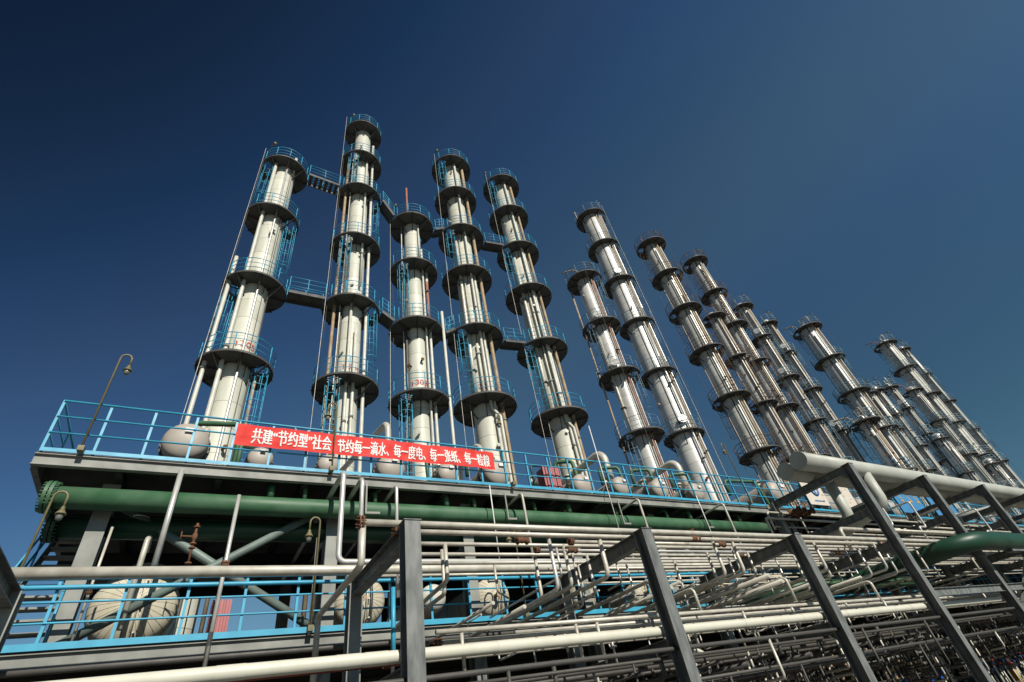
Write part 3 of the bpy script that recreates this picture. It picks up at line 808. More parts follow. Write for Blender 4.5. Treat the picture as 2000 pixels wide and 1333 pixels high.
# ------------------------------------------------------------------ horizontal vessels
def vessel(label, X, Y0, z, R, L=3.6, mt='vessel', plate=True, floor=ZU, group='grey vessels on the upper platform', nozzle=True, name='condenser_vessel', flange=True, ratio=.55):
    t = empty(name, (X, Y0, floor), label, 'vessel', group)
    c = Vector((0, 0, z - floor))
    hd = R * ratio
    prof = [(R, hd)] + [(R * math.cos(q), hd - hd * math.sin(q)) for q in [math.pi / 2 * k / 10 for k in range(1, 10)]] + [(0.004, 0)]
    MB().lathe([(p, h) for p, h in prof], c, (0, 1, 0), 40).build('dished_head', M[mt], t)
    MB().lathe([(R, hd), (R, L)] + [(R * math.cos(q), L + hd * math.sin(q)) for q in (.3, .6, .9, 1.2, 1.5)], c, (0, 1, 0), 40).build('shell', M[mt], t)
    if flange:
        fl = MB()
        for y in (hd + .22, hd + .31):
            fl.lathe([(R * .98, y), (R * 1.10, y), (R * 1.10, y + .06), (R * .98, y + .06)], c, (0, 1, 0), 40, False)
        nb = max(16, int(R * 50))
        for j in range(nb):
            an = 2 * math.pi * j / nb
            q = c + Vector((math.cos(an) * R * 1.06, hd + .17, math.sin(an) * R * 1.06))
            fl.tube([q, q + Vector((0, .26, 0))], .016, 5)
        fl.build('bolted_flange', M['pipe_dark'], t)
    if plate:
        s = max(.07, R * .17)
        yy = hd - hd * math.sqrt(max(0, 1 - (0.38) ** 2))
        MB().box(c + Vector((R * .08, yy - .045, R * .34)), (R * .40, .05, R * .21)).build('label_plate', M['white'], t)
        MB().box(c + Vector((R * .08, yy + .0, R * .30)), (R * .30, .10, R * .08)).build('plate_bracket', M['dark'], t)
    for y in (hd + .7, L - .5):
        MB().box((0, y, (z - R * .8 - floor) / 2), (R * 1.5, .16, z - R * .8 - floor)).build('saddle', M['dark'] if mt == 'vessel' else M['saddle'], t)
    if nozzle:
        a0 = c + Vector((0, hd + .7, R * .9))
        MB().tube([a0, a0 + Vector((0, 0, .28))], R * .25, 12).lathe([(.02, 0), (R * .42, 0), (R * .42, .05), (.02, .05)], a0 + Vector((0, 0, .27)), (0, 0, 1), 16, False).build('nozzle', M['pipe'], t)
    return t
VS = [(-0.86, 8.34, .55, 'largest grey vessel head, on the upper platform left of the banner'),
      (0.78, 8.03, .30, 'small grey vessel head below the left end of the banner'),
      (2.41, 8.01, .28, 'small grey vessel head behind the lamp post splitting the banner'),
      (4.11, 8.10, .41, 'medium grey vessel head below the middle of the banner'),
      (5.82, 8.06, .33, 'small grey vessel head below the right part of the banner'),
      (7.53, 8.25, .52, 'big grey vessel head at the right end of the banner'),
      (9.23, 7.98, .30, 'small grey vessel behind the faded red sheet box'),
      (10.82, 8.08, .40, 'grey vessel head first right of the faded red box'),
      (12.57, 8.14, .38, 'grey vessel head second right of the faded red box'),
      (14.51, 8.17, .41, 'grey vessel head third right of the faded red box'),
      (16.5, 8.18, .39, 'grey vessel head fourth right of the faded red box'),
      (22.2, 8.55, .62, 'large grey vessel head beside the white notice boards')]
for i, (X, z, R, lb) in enumerate(VS):
    vessel(lb, X, 12.2, z, R * (.87 if i in (0, 5) else .97))
for i in range(10):
    vessel('grey vessel on the far right of the upper platform', 26 + 3.1 * i, 12.2, 8.25, .5, plate=False)

# red sheet box on the upper platform
t = empty('sheet_box', (8.9, 11.5, ZU), 'faded red corrugated sheet box on the upper platform', 'box')
bm_ = MB()
for i in range(7):
    bm_.box((-.27 + .09 * i, 0, .55), (.07, .04 + .03 * (i % 2), .85))
bm_.build('front_sheet', M['pink'], t)
MB().box((0, .2, .55), (.6, .3, .8)).build('body', M['pink'], t)
MB().tube(fillet([(-.5, .3, .1), (-.5, .3, 1.15), (.1, .3, 1.15), (.1, .3, .9)], .1), .035, 8).build('vent', M['greendark'], t)
t = empty('sheet_box', (0.55, 12.0, ZL), 'faded pink sheet box on the lower platform beside the brace', 'box')
bm_ = MB()
for i in range(7):
    bm_.box((-.15 + .05 * i, 0, .45), (.04, .03 + .02 * (i % 2), .82))
bm_.build('front_sheet', M['pink'], t)
MB().box((0, .2, .45), (.34, .3, .78)).build('body', M['pink'], t)
t = empty('sheet_box', (15.9, 11.7, ZL), 'small red sheet box on the lower platform far right', 'box')
MB().box((0, .0, .4), (.5, .1, .8)).build('front_sheet', M['pink'], t)
MB().box((0, .2, .4), (.46, .28, .76)).build('body', M['pink'], t)

# insulated vessels on the lower platform, radial seams on the heads
def ivessel(label, X, Y0, z, R, L=3.5):
    t = vessel(label, X, Y0, z, R, L, 'insul', False, ZL, 'insulated vessels on the lower platform', True, 'insulated_vessel', False, .6)
    hd = R * .6
    mb = MB()
    for j in range(30):
        an = 2 * math.pi * j / 30
        pts = []
        for q in [math.pi / 2 * k / 8 for k in range(0, 8)]:
            rr_ = R * math.cos(q) + .002; y = hd - hd * math.sin(q) - .002
            pts.append(Vector((math.cos(an) * rr_, y, math.sin(an) * rr_ + z - ZL)))
        mb.tube(pts, .003, 4)
    for y in (hd + .02, hd + .9, hd + 1.8):
        MB().lathe([(R + .001, y), (R + .012, y + .01), (R + .001, y + .02)], (0, 0, z - ZL), (0, 1, 0), 40).build('cladding_band', M['insul_seam'], t)
    mb.build('cladding_seams', M['insul_seam'], t)
    a0 = Vector((-.1 * R, .18 * R, z - ZL - .1 * R))
    MB().tube([a0, a0 + Vector((0, -.28, 0))], .05, 10).lathe([(.01, 0), (.075, 0), (.075, .03), (.01, .03)], a0 + Vector((0, -.28, 0)), (0, -1, 0), 12, False).build('head_nozzle', M['pipe_tan'], t)
    gl = MB()
    for s in (-1, 1):
        gl.tube([(.18 * R + .05 * s, -.1, z - ZL - .75 * R), (.18 * R + .05 * s, -.1, z - ZL + .5 * R)], .014, 6)
    for zz_ in (-.75, -.1, .5):
        gl.tube([(.18 * R, -.1, z - ZL + zz_ * R), (.18 * R, .25 * R, z - ZL + zz_ * R)], .02, 6)
    gl.build('level_gauge', M['pipe'], t)
    return t
ivessel('biggest cream insulated vessel head under the platform at the left', -0.92, 12.3, 4.84, .73)
ivessel('cream insulated vessel with brown streaks behind the second deck column', 3.45, 12.4, 4.80, .60)
vessel('plain white rounded vessel between the two cream insulated ones', 5.3, 12.5, 4.80, .34, 3.0, 'whitepipe', False, ZL, 'insulated vessels on the lower platform', False, 'insulated_vessel', False, .8)
ivessel('white insulated vessel with a grey strap behind the third deck column', 6.95, 12.4, 4.76, .52)
for i, (X, z, R, lb) in enumerate([(9.95, 4.6, .40, 'small cream vessel behind the fourth deck column'), (12.2, 4.65, .36, 'small cream vessel seen right of the second rack post'), (15.6, 4.7, .45, 'cream vessel seen through the rack pipes, left of the tall posts'), (19.5, 4.7, .5, 'cream vessel in the shade behind the first tall post')]):
    ivessel(lb, X, 12.4, z, R)

# ------------------------------------------------------------------ pipes around the vessels
def pipe(label, pts, r, m='pipe', name='pipe', cat='pipe', group=None, fil=None, n=12, flanges=(), valve=None):
    p0 = Vector(pts[0])
    t = empty(name, p0, label, cat, group)
    q = [Vector(p) - p0 for p in pts]
    MB().tube(fillet(q, fil or r * 2.6, 6), r, n).build('pipe_run', M[m], t)
    for (fi, ax) in flanges:
        c = Vector(fi) - p0
        fm = MB()
        for o in (-.035, .012):
            fm.lathe([(r * .5, o), (r * 2.0, o), (r * 2.0, o + .024), (r * .5, o + .024)], c, ax, 16, False)
        av = Vector(ax).normalized()
        ref = Vector((0, 0, 1)) if abs(av.z) < .9 else Vector((1, 0, 0))
        u = av.cross(ref).normalized(); v = av.cross(u)
        for j in range(8):
            an = j * math.pi / 4
            cc = c + (u * math.cos(an) + v * math.sin(an)) * r * 1.65
            fm.tube([cc - av * .06, cc + av * .06], .009, 5)
        fm.build('flange', M['rust'], t)
    return t
g_ = 'arched grey vapour pipes above the vessels'
for X, zt_, lb, Yb_, r__ in ((4.2, 9.95, 'arched grey vapour pipe over the banner', 20.3, .10), (7.38, 9.65, 'arched grey vapour pipe near the right end of the banner', 14.6, .085), (12.75, 9.88, 'fat arched grey vapour pipe right of the red box', 16.8, .155), (16.8, 9.9, 'fat arched grey vapour pipe in front of the tall silver column', 16.4, .15)):
    pipe(lb, [(X - .02, Yb_, zt_ - 1.6), (X - .02, Yb_, zt_ + (1.5 if Yb_ > 20 else 0)), (X, 13.0, zt_), (X + .02, 13.0, 8.3)], r__, 'pipe', 'vapour_pipe', group=g_, fil=.42)
pipe('arched grey vapour pipe behind the largest vessel head', [(-.5, 16.5, 8.3), (-.55, 14, 9.25), (-.55, 13.3, 9.25), (-.55, 13.3, 8.6)], .10, 'pipe', 'vapour_pipe', group=g_, fil=.2)
greens = [(-0.86, 8.9, 1.1, .07), (0.3, 7.7, -.2, .05), (4.3, 8.55, .9, .06), (6.7, 8.75, .8, .06), (10.2, 8.9, .5, .07), (12.2, 8.85, .6, .06), (13.8, 8.9, .6, .06), (15.9, 8.9, .6, .06), (19.3, 8.9, 1.6, .07)]
gl_ = ['beside the largest vessel head', 'below the left end of the banner', 'behind the middle of the banner', 'at the right end of the banner', 'left of the first vessel past the red box', 'left of the second vessel past the red box', 'left of the third vessel past the red box', 'left of the fourth vessel past the red box', 'left of the notice boards']
for (X, z, dx, r), lb in zip(greens, gl_):
    if dx < 0:
        pipe('green pipe riser ' + lb, [(X, 12.0, ZU), (X, 12.0, 8.15), (X + .3, 12.6, 8.4)], r, 'green', 'cooling_water_pipe', group='green cooling pipes on the platform')
    else:
        pipe('green hooped pipe ' + lb, [(X + .02, 12.9, z - .45), (X + .02, 12.9, z + .22), (X + dx, 12.5, z + .1), (X + dx, 12.3, ZU)], r, 'green', 'cooling_water_pipe', group='green cooling pipes on the platform', fil=.14)

# green headers under the upper platform edge
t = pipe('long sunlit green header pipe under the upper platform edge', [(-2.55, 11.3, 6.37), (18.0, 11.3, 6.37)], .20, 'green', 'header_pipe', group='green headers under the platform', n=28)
fm = MB()
for o in (-.1, -.03):
    fm.lathe([(.01, o), (.285, o), (.285, o + .05), (.01, o + .05)], (0, 0, 0), (1, 0, 0), 32, False)
for j in range(24):
    an = 2 * math.pi * j / 24
    c = Vector((0, math.cos(an) * .25, math.sin(an) * .25))
    fm.tube([c + Vector((-.15, 0, 0)), c + Vector((.07, 0, 0))], .017, 5)
fm.build('blind_flange', M['green'], t)
MB().lathe([(.20, 0), (.185, .07), (.115, .13), (.01, .15)], (20.55, 0, 0), (1, 0, 0), 28).build('end_cap', M['green'], t)
for i, xx in enumerate((1.05, 1.75, 3.35, 5.2, 6.0, 7.9, 9.1, 10.9, 13.1, 14.2, 16.8)):
    MB().tube(fillet([(xx + 2.55, 0, .2), (xx + 2.55, 0, .5), (xx + 2.55 - (.0 if i < 3 else .05), .9, .52)], .12), .05 if i % 3 else .07, 10).build('branch', M['green'], t)
t = pipe('shaded green header pipe behind the sunlit one', [(-2.45, 11.95, 6.08), (18.0, 11.95, 6.08)], .21, 'greendark', 'header_pipe', group='green headers under the platform', n=24)  # shadow put into the colour by using the darker green
fm = MB()
for o in (-.1, -.03):
    fm.lathe([(.01, o), (.28, o), (.28, o + .05), (.01, o + .05)], (0, 0, 0), (1, 0, 0), 32, False)
for j in range(24):
    an = 2 * math.pi * j / 24
    c = Vector((0, math.cos(an) * .25, math.sin(an) * .25))
    fm.tube([c + Vector((-.15, 0, 0)), c + Vector((.07, 0, 0))], .017, 5)
fm.build('blind_flange', M['greendark'], t)
# valve hanging under the green header
t = empty('gate_valve', (-.18, 11.2, 5.25), 'rusty gate valve hanging below the sunlit green header', 'valve')
mb = MB().tube([(0, 0, .85), (0, 0, -.1)], .03, 10)
for z in (.75, .35, .25, -.1): mb.lathe([(.02, 0), (.075, 0), (.075, .03), (.02, .03)], (0, 0, z), (0, 0, 1), 14, False)
mb.lathe([(.03, -.1), (.06, -.05), (.065, 0), (.06, .05), (.03, .1)], (0, 0, .53), (0, 0, 1), 14)
mb.build('valve_body', M['rust'], t)
MB().tube([(0, 0, .53), (-.3, -.02, .53)], .022, 8).build('stem', M['rust'], t)
hw = MB(); hw.tube([Vector((-.3, math.cos(a_) * .11, .53 + math.sin(a_) * .11)) for a_ in [2 * math.pi * k / 14 for k in range(14)]], .014, 5, closed=True)
hw.build('handwheel', M['rust'], t)
t.scale = (.75, .75, .8)

# ------------------------------------------------------------------ stair at the left end
t = empty('steel_stair', (-2.35, 11.55, ZL), 'steel stair with blue handrails climbing at the left end', 'stair')
y1, z1_ = 2.9, ZU - ZL - .02
for s in (-1, 1):
    MB().bar((.42 * s, 0, 0), (.42 * s, y1, z1_), .03, .2).build('stringer', M['steel'], t)
    mb = MB()
    for h in (.5, .95):
        mb.tube([(.44 * s, 0, h), (.44 * s, y1, z1_ + h)], .02, 6)
    for i in range(5):
        q = Vector((.44 * s, y1 * i / 4, z1_ * i / 4))
        mb.tube([q, q + Vector((0, 0, .95))], .02, 6)
    mb.build('handrail', M['blue'], t)
n = 13
for i in range(n):
    q = (i + .6) / n
    MB().box((0, y1 * q, z1_ * q), (.82, .22, .035)).build('tread', M['steel_lit'], t)
# ------------------------------------------------------------------ street-style lamps on the platform edges
def lamp(label, X, z0, z1, side=1, reach=.2, Y=10.86):
    t = empty('gooseneck_lamp', (X, Y, z0), label, 'lamp', 'gooseneck lamps on the platform edges')
    H = z1 - z0
    pts = [(0, 0, 0), (0, 0, H - .12)] + [(side * reach * .5 * (1 - math.cos(a_)), -.02, H - .12 + reach * .55 * math.sin(a_)) for a_ in (.5, 1.0, 1.57, 2.1, 2.7, 3.14)] + [(side * reach, -.02, H - .3)]
    MB().tube(pts, .02, 8).build('pole', M['khaki'], t)
    MB().box((0, .05, .02), (.1, .16, .1)).build('base_clamp', M['khaki'], t)
    c = Vector((side * reach, -.02, H - .36))
    MB().lathe([(.015, .09), (.03, .07), (.034, .03), (.05, 0), (.08, -.045), (.084, -.06), (.05, -.06)], c, (0, 0, 1), 18).build('lamp_shade', M['khaki'], t)
    MB().lathe([(.05, -.06), (.056, -.11), (.042, -.15), (.005, -.17)], c, (0, 0, 1), 16).build('lamp_glass', M['lampglass'], t)
lamp('khaki gooseneck lamp standing against the sky at the far left', -2.36, ZU, 9.42)
lamp('khaki gooseneck lamp pole splitting the banner in two', 2.2, ZU, 8.92, -1)
lamp('tall khaki gooseneck lamp near the right end of the banner', 7.07, ZU, 9.40, -1)
lamp('thin gooseneck lamp pole in front of the tall silver column', 17.3, ZU, 9.6, -1)
lamp('khaki gooseneck lamp below the green header at the far left', -2.44, ZL, 6.3)
lamp('khaki gooseneck lamp in the shade under the banner', 2.05, ZL, 6.0, -1)
lamp('khaki gooseneck lamp in the shade behind the third pipe drop', 6.82, ZL, 6.0, -1)

# ------------------------------------------------------------------ banner
t = empty('banner', (.12, 10.93, 7.52), 'long red cloth banner with white Chinese slogan on the railing', 'banner')
def wav(x, z): return -.05 + .016 * math.sin(x * 3.1 + .8) + .010 * math.sin(x * 8.3 + z * 5) + .009 * math.sin(z * 13 + x * 1.7) + .006 * math.sin(x * 17 - z * 11)
BW, BH = 6.43, .52
mb = MB()
nx, nz = 160, 12
vs = []
def btop(x): return 0.03 * (1 - x / BW) - .02 * math.sin(math.pi * x / BW * 2) * .5
for j in range(nz + 1):
    for i in range(nx + 1):
        x = BW * i / nx; z = BH * j / nz
        vs.append((x, wav(x, z), z + btop(x)))
fs = [(j * (nx + 1) + i, j * (nx + 1) + i + 1, (j + 1) * (nx + 1) + i + 1, (j + 1) * (nx + 1) + i) for j in range(nz) for i in range(nx)]
mb.add(vs, fs, True)
mb.build('cloth', M['red'], t)
for x in (.03, 1.2, 2.4, 3.6, 4.8, 6.4):
    MB().tube([(x, wav(x, BH), BH + btop(x) - .01), (x + .02, .03, BH + btop(x) + .07), (x - .02, .05, BH + btop(x) + .12)], .008, 5).build('tie_cord', M['white'], t)
def banner_text(s, x0, x1, zc, size):
    v, f = text_mesh(s, size)
    a0, a1 = min(p[0] for p in v), max(p[0] for p in v)
    b0, b1 = min(p[1] for p in v), max(p[1] for p in v)
    k = (x1 - x0) / (a1 - a0)
    mb = MB()
    for q, (dx, dz) in enumerate(((0, 0), (-.007, 0), (.007, 0), (0, .004), (0, -.004))):
        mb.add([(x0 + dx + (p[0] - a0) * k, wav(x0 + (p[0] - a0) * k, zc + p[1] - (b0 + b1) / 2) - .012 - q * .0005, dz + zc + p[1] - (b0 + b1) / 2 + btop(x0 + (p[0] - a0) * k)) for p in v], f)
    mb.build('lettering', M['white'], t)
banner_text('共建“节约型”社会', .32, 2.02, .255, .41)
banner_text('节约每一滴水、每一度电、每一张纸、每一粒粮', 2.18, 6.28, .24, .39)

# ------------------------------------------------------------------ notice boards at the right of the upper platform
def board(label, X0, X1, z0, z1, m, kind):
    t = empty('notice_board', (X0, 10.9, z0), label, 'sign')
    W, H = X1 - X0, z1 - z0
    MB().box((W / 2, 0, H / 2), (W, .03, H)).build('panel', M[m], t)
    MB().bar((.1, .06, -.1), (.1, .06, H), .05, .05).bar((W - .1, .06, -.1), (W - .1, .06, H), .05, .05).build('frame', M['steel'], t)
    if kind == 'ring':
        q = MB(); q.tube([Vector((W * .55 + math.cos(a_) * .26, -.02, H * .56 + math.sin(a_) * .26)) for a_ in [2 * math.pi * k / 28 for k in range(28)]], .05, 6, closed=True)
        q.box((W * .55, -.02, H * .56), (.09, .012, .3)); q.box((W * .55, -.021, H * .56), (.28, .01, .08))
        q.build('emblem', M['bluesign'], t)
        l = MB(); l.box((W * .55, -.018, H * .14), (W * .5, .008, .05)); l.build('blue_line', M['bluesign'], t)
    if kind in ('ring', 'marks'):
        l = MB(); r_ = random.Random(len(label))
        for i in range(12):
            l.box((W * r_.uniform(.1, .9), -.018, H * r_.uniform(.15, .92)), (r_.uniform(.04, .12), .008, r_.uniform(.03, .08)))
        l.build('faded_print', M['orange'], t)
    if kind == 'yellow':
        l = MB()
        for i, x in enumerate((.25, .62, .95)):
            c = Vector((W * x * .9, -.02, H * .5))
            l.bar(c + Vector((-.14, 0, .25)), c + Vector((.14, 0, -.25)), .012, .07, (0, 0, 1)); l.box(c + Vector((0, -.004, .18)), (.3, .012, .06)); l.box(c + Vector((0, -.004, -.2)), (.3, .012, .06))
        l.build('yellow_strokes', M['yellow'], t)
board('white notice board with a blue ring emblem on the railing', 21.3, 22.7, 7.3, 8.55, 'board', 'ring')
board('white notice board with faded print beside the blue ring one', 23.6, 25.0, 7.3, 8.6, 'board', 'marks')
board('blue panel with yellow strokes behind the cream down pipe', 29.0, 31.6, 7.3, 8.9, 'bluep', 'yellow')
board('second blue panel with yellow strokes further right', 32.6, 35.2, 7.3, 9.0, 'bluep', 'yellow')

# ------------------------------------------------------------------ pipe rack in front
YN, YF = 7.0, 9.94
PX = [-2.2, 2.6, 7.28, 12.15, 16.92, 21.8, 26.75] + [31.7 + 4.9 * i for i in range(12)]
ZR = 4.40
rk = empty('pipe_rack', (0, YN, 0), 'grey steel pipe rack with tall posts standing before the platforms', 'rack')
TALL = 6.70
for i, px in enumerate(PX):
    tall = i >= 4
    top = TALL if tall else ZR
    for yy in (YN, YF):
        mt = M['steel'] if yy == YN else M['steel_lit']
        loc(MB().hsec((px, yy, 0.9 if tall else 0), (px, yy, top), .24, .25, .02, up=(0, 1, 0)).build('post', mt, rk), rk)
        if tall:
            loc(MB().hsec((px, yy, 0), (px, yy, .9), .243, .253, .021, up=(0, 1, 0)).build('post_base', M['yellow'], rk), rk)
    loc(MB().hsec((px, YN + .126, ZR - .125), (px, YF - .126, ZR - .125), .2, .25, .016).build('cross_beam', M['steel'], rk), rk)
    loc(MB().hsec((px, YN + .126, 2.5), (px, YF - .126, 2.5), .2, .22, .016).build('cross_beam', M['steel'], rk), rk)
    if tall:
        loc(MB().hsec((px, YN + .126, TALL - .11), (px, YF - .126, TALL - .11), .2, .22, .016).build('cross_beam', M['steel'], rk), rk)
        loc(MB().hsec((px, YN + .126, 5.25), (px, YF - .126, 5.25), .2, .22, .016).build('cross_beam', M['steel'], rk), rk)
        loc(MB().box((px, YN - .13, ZR + .06), (.26, .014, .02)).build('splice_plate', M['steel'], rk), rk)
for i, px in enumerate(PX[:9]):
    for zc in ((ZR - .25, 2.39) + ((TALL - .22, 5.14) if i >= 4 else ())):
        gm = MB()
        y0 = YN + .127
        gm.add([(px - .006, y0, zc), (px - .006, y0 + .2, zc), (px - .006, y0, zc - .2), (px + .006, y0, zc), (px + .006, y0 + .2, zc), (px + .006, y0, zc - .2)], [(0, 1, 2), (5, 4, 3), (0, 3, 4, 1), (1, 4, 5, 2), (2, 5, 3, 0)])
        loc(gm.build('gusset', M['steel'], rk), rk)
    cp = MB().box((px, YN, (TALL if i >= 4 else ZR) + .006), (.27, .28, .012))
    loc(cp.build('cap_plate', M['steel'], rk), rk)
for i in range(4, 9):
    loc(MB().hsec((PX[i] + .13, YN, 3.0), (PX[i + 1] - .13, YN, 3.0), .12, .2, .014).build('tie_beam', M['steel'], rk), rk)
    loc(MB().bar((PX[i] + .13, YF, 1.9), (PX[i + 1] - .13, YF, 1.9), .1, .22).build('tie_beam', M['steel'], rk), rk)
loc(MB().bar((PX[5] + .1, YN + .02, 2.2), (PX[6] - .1, YN + .02, 4.3), .1, .14).build('diagonal_brace', M['steel'], rk), rk)

XR = 105
g_ = 'silver pipes along the top of the rack'
# (Y, radius, x start, material)
TOPS = [(7.17, .05, 1.92, 'pipe'), (7.46, .042, 2.55, 'pipe'), (7.74, .034, 6.1, 'pipe'), (7.95, .034, 2.75, 'pipe'), (8.2, .03, 5.6, 'pipe_bright'), (8.46, .034, 2.75, 'pipe'), (8.68, .026, 8.2, 'pipe'),
        (8.93, .034, 3.4, 'pipe'), (9.14, .026, 9.4, 'pipe'), (9.36, .03, 6.6, 'pipe')]
for i, (yy, r, xs, mm) in enumerate(TOPS):
    z = ZR + r + .004
    fl = [((xs, yy, z), (1, 0, 0))] if i in (0, 1, 2, 3, 4, 5) else []
    pipe('silver pipe along the rack top, %s from the front' % ORD[i], [(xs, yy, z), (XR, yy, z)], r, mm, 'rack_pipe', group=g_, flanges=fl)
pipe('thick pale pipe lying along the back of the rack top', [(-2.4, 9.7, ZR + .17), (XR, 9.7, ZR + .17)], .085, 'pipe', 'rack_pipe', group=g_, n=16)
pipe('thin silver pipe running just in front of the lower blue railing', [(2.6, 10.6, 4.72), (26, 10.6, 4.72)], .03, 'pipe', 'rack_pipe', group='silver pipes beside the lower railing')
pipe('silver pipe starting at the vertical drop left of the rack', [(2.3, 17.0, 6.55), (2.3, 10.1, 6.72), (2.3, 10.1, 4.84), (60, 10.1, 4.84)], .055, 'pipe_bright', 'looped_pipe', group='pipes hanging from the upper platform')
pipe('silver pipe dropping second from left under the banner', [(2.77, 17.0, 6.55), (2.77, 10.34, 6.72), (2.77, 10.34, 4.55)], .05, 'pipe_bright', 'looped_pipe', group='pipes hanging from the upper platform')
pipe('slim silver pipe dropping below the middle of the banner', [(3.64, 17.0, 6.55), (3.64, 10.6, 6.72), (3.64, 10.6, 4.3)], .04, 'pipe_bright', 'looped_pipe', group='pipes hanging from the upper platform')
for X, Yd, lb in ((7.08, 10.59, 'slim silver pipe dropping in front of the green header near the lamp'), (11.1, 10.42, 'slim silver pipe dropping in front of the green header above the second post'), (14.82, 10.3, 'slim silver pipe dropping near the right end of the green header'), (18.9, 10.3, 'slim silver pipe dropping beside the tall posts')):
    pipe(lb, [(X - .05, 16.0, 6.6), (X, Yd, 6.75), (X, Yd, 4.6)], .034, 'pipe', 'looped_pipe', group='pipes hanging from the upper platform', fil=.09)
    tt = empty('pipe_hanger', (X - .28, 11.0, 6.2), 'small steel angle hanger by the drop at x ' , 'hanger', 'angle hangers under the platform edge')
    tt['label'] = 'small steel angle hanger under the platform edge beside a pipe drop'
    MB().bar((0, 0, 0), (0, 0, .72), .04, .03).bar((-.02, 0, 0), (.32, -.02, 0), .04, .05).build('hanger_angle', M['steel_lit'], tt)
tt = empty('pipe_hanger', (3.05, 11.0, 6.2), 'small steel angle hanger under the platform edge beside a pipe drop', 'hanger', 'angle hangers under the platform edge')
MB().bar((0, 0, 0), (0, 0, .72), .04, .03).bar((-.02, 0, 0), (.32, -.02, 0), .04, .05).build('hanger_angle', M['steel_lit'], tt)
pipe('bare silver post pipe crossing the green header at the left', [(-.68, 10.9, 6.88), (-.68, 10.9, 5.05)], .05, 'pipe_bright', 'stand_pipe')
pipe('slanting rusty-ended pipe above the biggest insulated vessel', [(-.95, 12.0, 5.65), (-.95, 12.0, 5.95), (-.95, 11.6, 5.75), (-.95, 11.55, 4.2)], .05, 'pipe', 'stand_pipe', fil=.1)
pipe('long bright thin pipe crossing the lower railing left of the sheet box', [(.42, 10.75, 6.35), (.42, 10.75, 3.4)], .036, 'pipe_bright', 'stand_pipe', flanges=[((.42, 10.75, 5.02), (0, 0, 1))])
pipe('thin upright pipe behind the lower railing, right of the sheet box', [(2.05, 10.95, 5.6), (2.05, 10.95, 3.8)], .028, 'pipe', 'stand_pipe')
pipe('thin flanged upright in front of the stair', [(-1.5, 11.15, 5.8), (-1.5, 11.15, 3.95)], .022, 'pipe', 'stand_pipe', flanges=[((-1.5, 11.15, 4.72), (0, 0, 1))])
pipe('thin blue upright pipe beside the first rack post', [(3.25, 9.7, 4.25), (3.25, 9.7, 3.0)], .04, 'blue', 'stand_pipe')
for X, za, zb, lb in ((10.35, 5.6, 9.4, 'thin white rod rising past the vessels right of the red box'), (14.3, 5.6, 7.2, 'thin white rod hanging past the green header, right of centre'), (6.25, 5.1, 7.0, 'thin white rod hanging past the green header near the banner end')):
    pipe(lb, [(X, 10.8, za), (X, 10.8, zb)], .014, 'white', 'thin_rod', cat='rod')

# branch pipes dropping from the rack top and turning back under the platform
DR = [(1.95, 7.18, .05, 3.86, 'pipe'), (3.57, 7.94, .036, 3.85, 'pipe'), (3.65, 8.26, .034, 3.73, 'pipe'), (5.42, 7.5, .036, 3.55, 'pipe_bright'), (5.75, 8.54, .034, 3.67, 'pipe'), (6.05, 7.93, .036, 3.70, 'pipe'), (6.6, 7.5, .044, 3.74, 'pipe'), (6.98, 8.44, .03, 3.68, 'pipe'),
      (9.93, 8.84, .03, 3.73, 'pipe'), (9.98, 7.6, .036, 3.73, 'pipe'), (10.4, 8.2, .032, 3.77, 'pipe'), (10.48, 7.48, .036, 3.74, 'pipe'), (11.9, 8.2, .03, 3.88, 'pipe'), (13.6, 7.42, .036, 3.75, 'pipe'), (14.2, 8.45, .03, 3.55, 'pipe'), (14.5, 7.9, .03, 3.7, 'pipe'), (16.35, 7.8, .03, 3.68, 'pipe_bright'), (16.62, 7.45, .034, 3.75, 'pipe_bright'), (17.6, 7.7, .03, 3.7, 'pipe_bright'), (18.1, 7.5, .034, 3.8, 'pipe_bright'), (19.3, 7.6, .03, 3.7, 'pipe'), (22.9, 7.6, .03, 3.7, 'pipe'), (24.5, 7.8, .03, 3.7, 'pipe')]
for i, (X, Yp, r, zb, mm) in enumerate(DR):
    pts = [(X, Yp, ZR + .05), (X, Yp, zb), (X - .02, 10.9, zb)]
    if i == 0: pts = [(X, Yp, ZR + .06), (X, Yp, zb), (1.97, 9.85, zb), (1.97, 9.85, 2.9)]
    elif i == 1: pts = [(X, Yp, ZR + .05), (X, Yp, zb), (X, 10.7, zb - .1), (X, 10.7, 2.6)]
    pipe('branch pipe dropping from the rack top and turning back, %s from the left' % ORD[i], pts, r, mm, 'branch_pipe', group='branch pipes dropping from the rack', fil=.1, n=10)
# straight cross pipes running back from the rack to the platform
for i, (X, yy, z, r) in enumerate([(7.5, 7.4, 3.62, .04), (7.9, 7.3, 3.45, .035), (8.4, 7.5, 3.6, .03), (8.8, 7.6, 3.5, .03), (11.0, 7.3, 3.62, .05), (11.4, 7.3, 3.5, .05), (11.7, 7.4, 3.6, .03), (13.0, 7.3, 3.5, .04), (14.9, 7.4, 3.55, .035), (15.2, 7.4, 3.45, .035), (4.4, 8.0, 3.5, .03), (5.0, 8.0, 3.42, .035)]):
    pipe('dull pipe running back from rack to platform, %s of its kind from left' % ORD[[0, 1, 2, 3, 4, 5, 6, 7, 8, 9, 10, 11][i]], [(X, yy, z), (X, 11.2, z)] if i % 3 else [(X + .0, yy, z - .5), (X, yy, z), (X, 11.2, z)], r, 'pipe', 'cross_pipe', group='pipes running back to the platform', fil=.1, n=10)

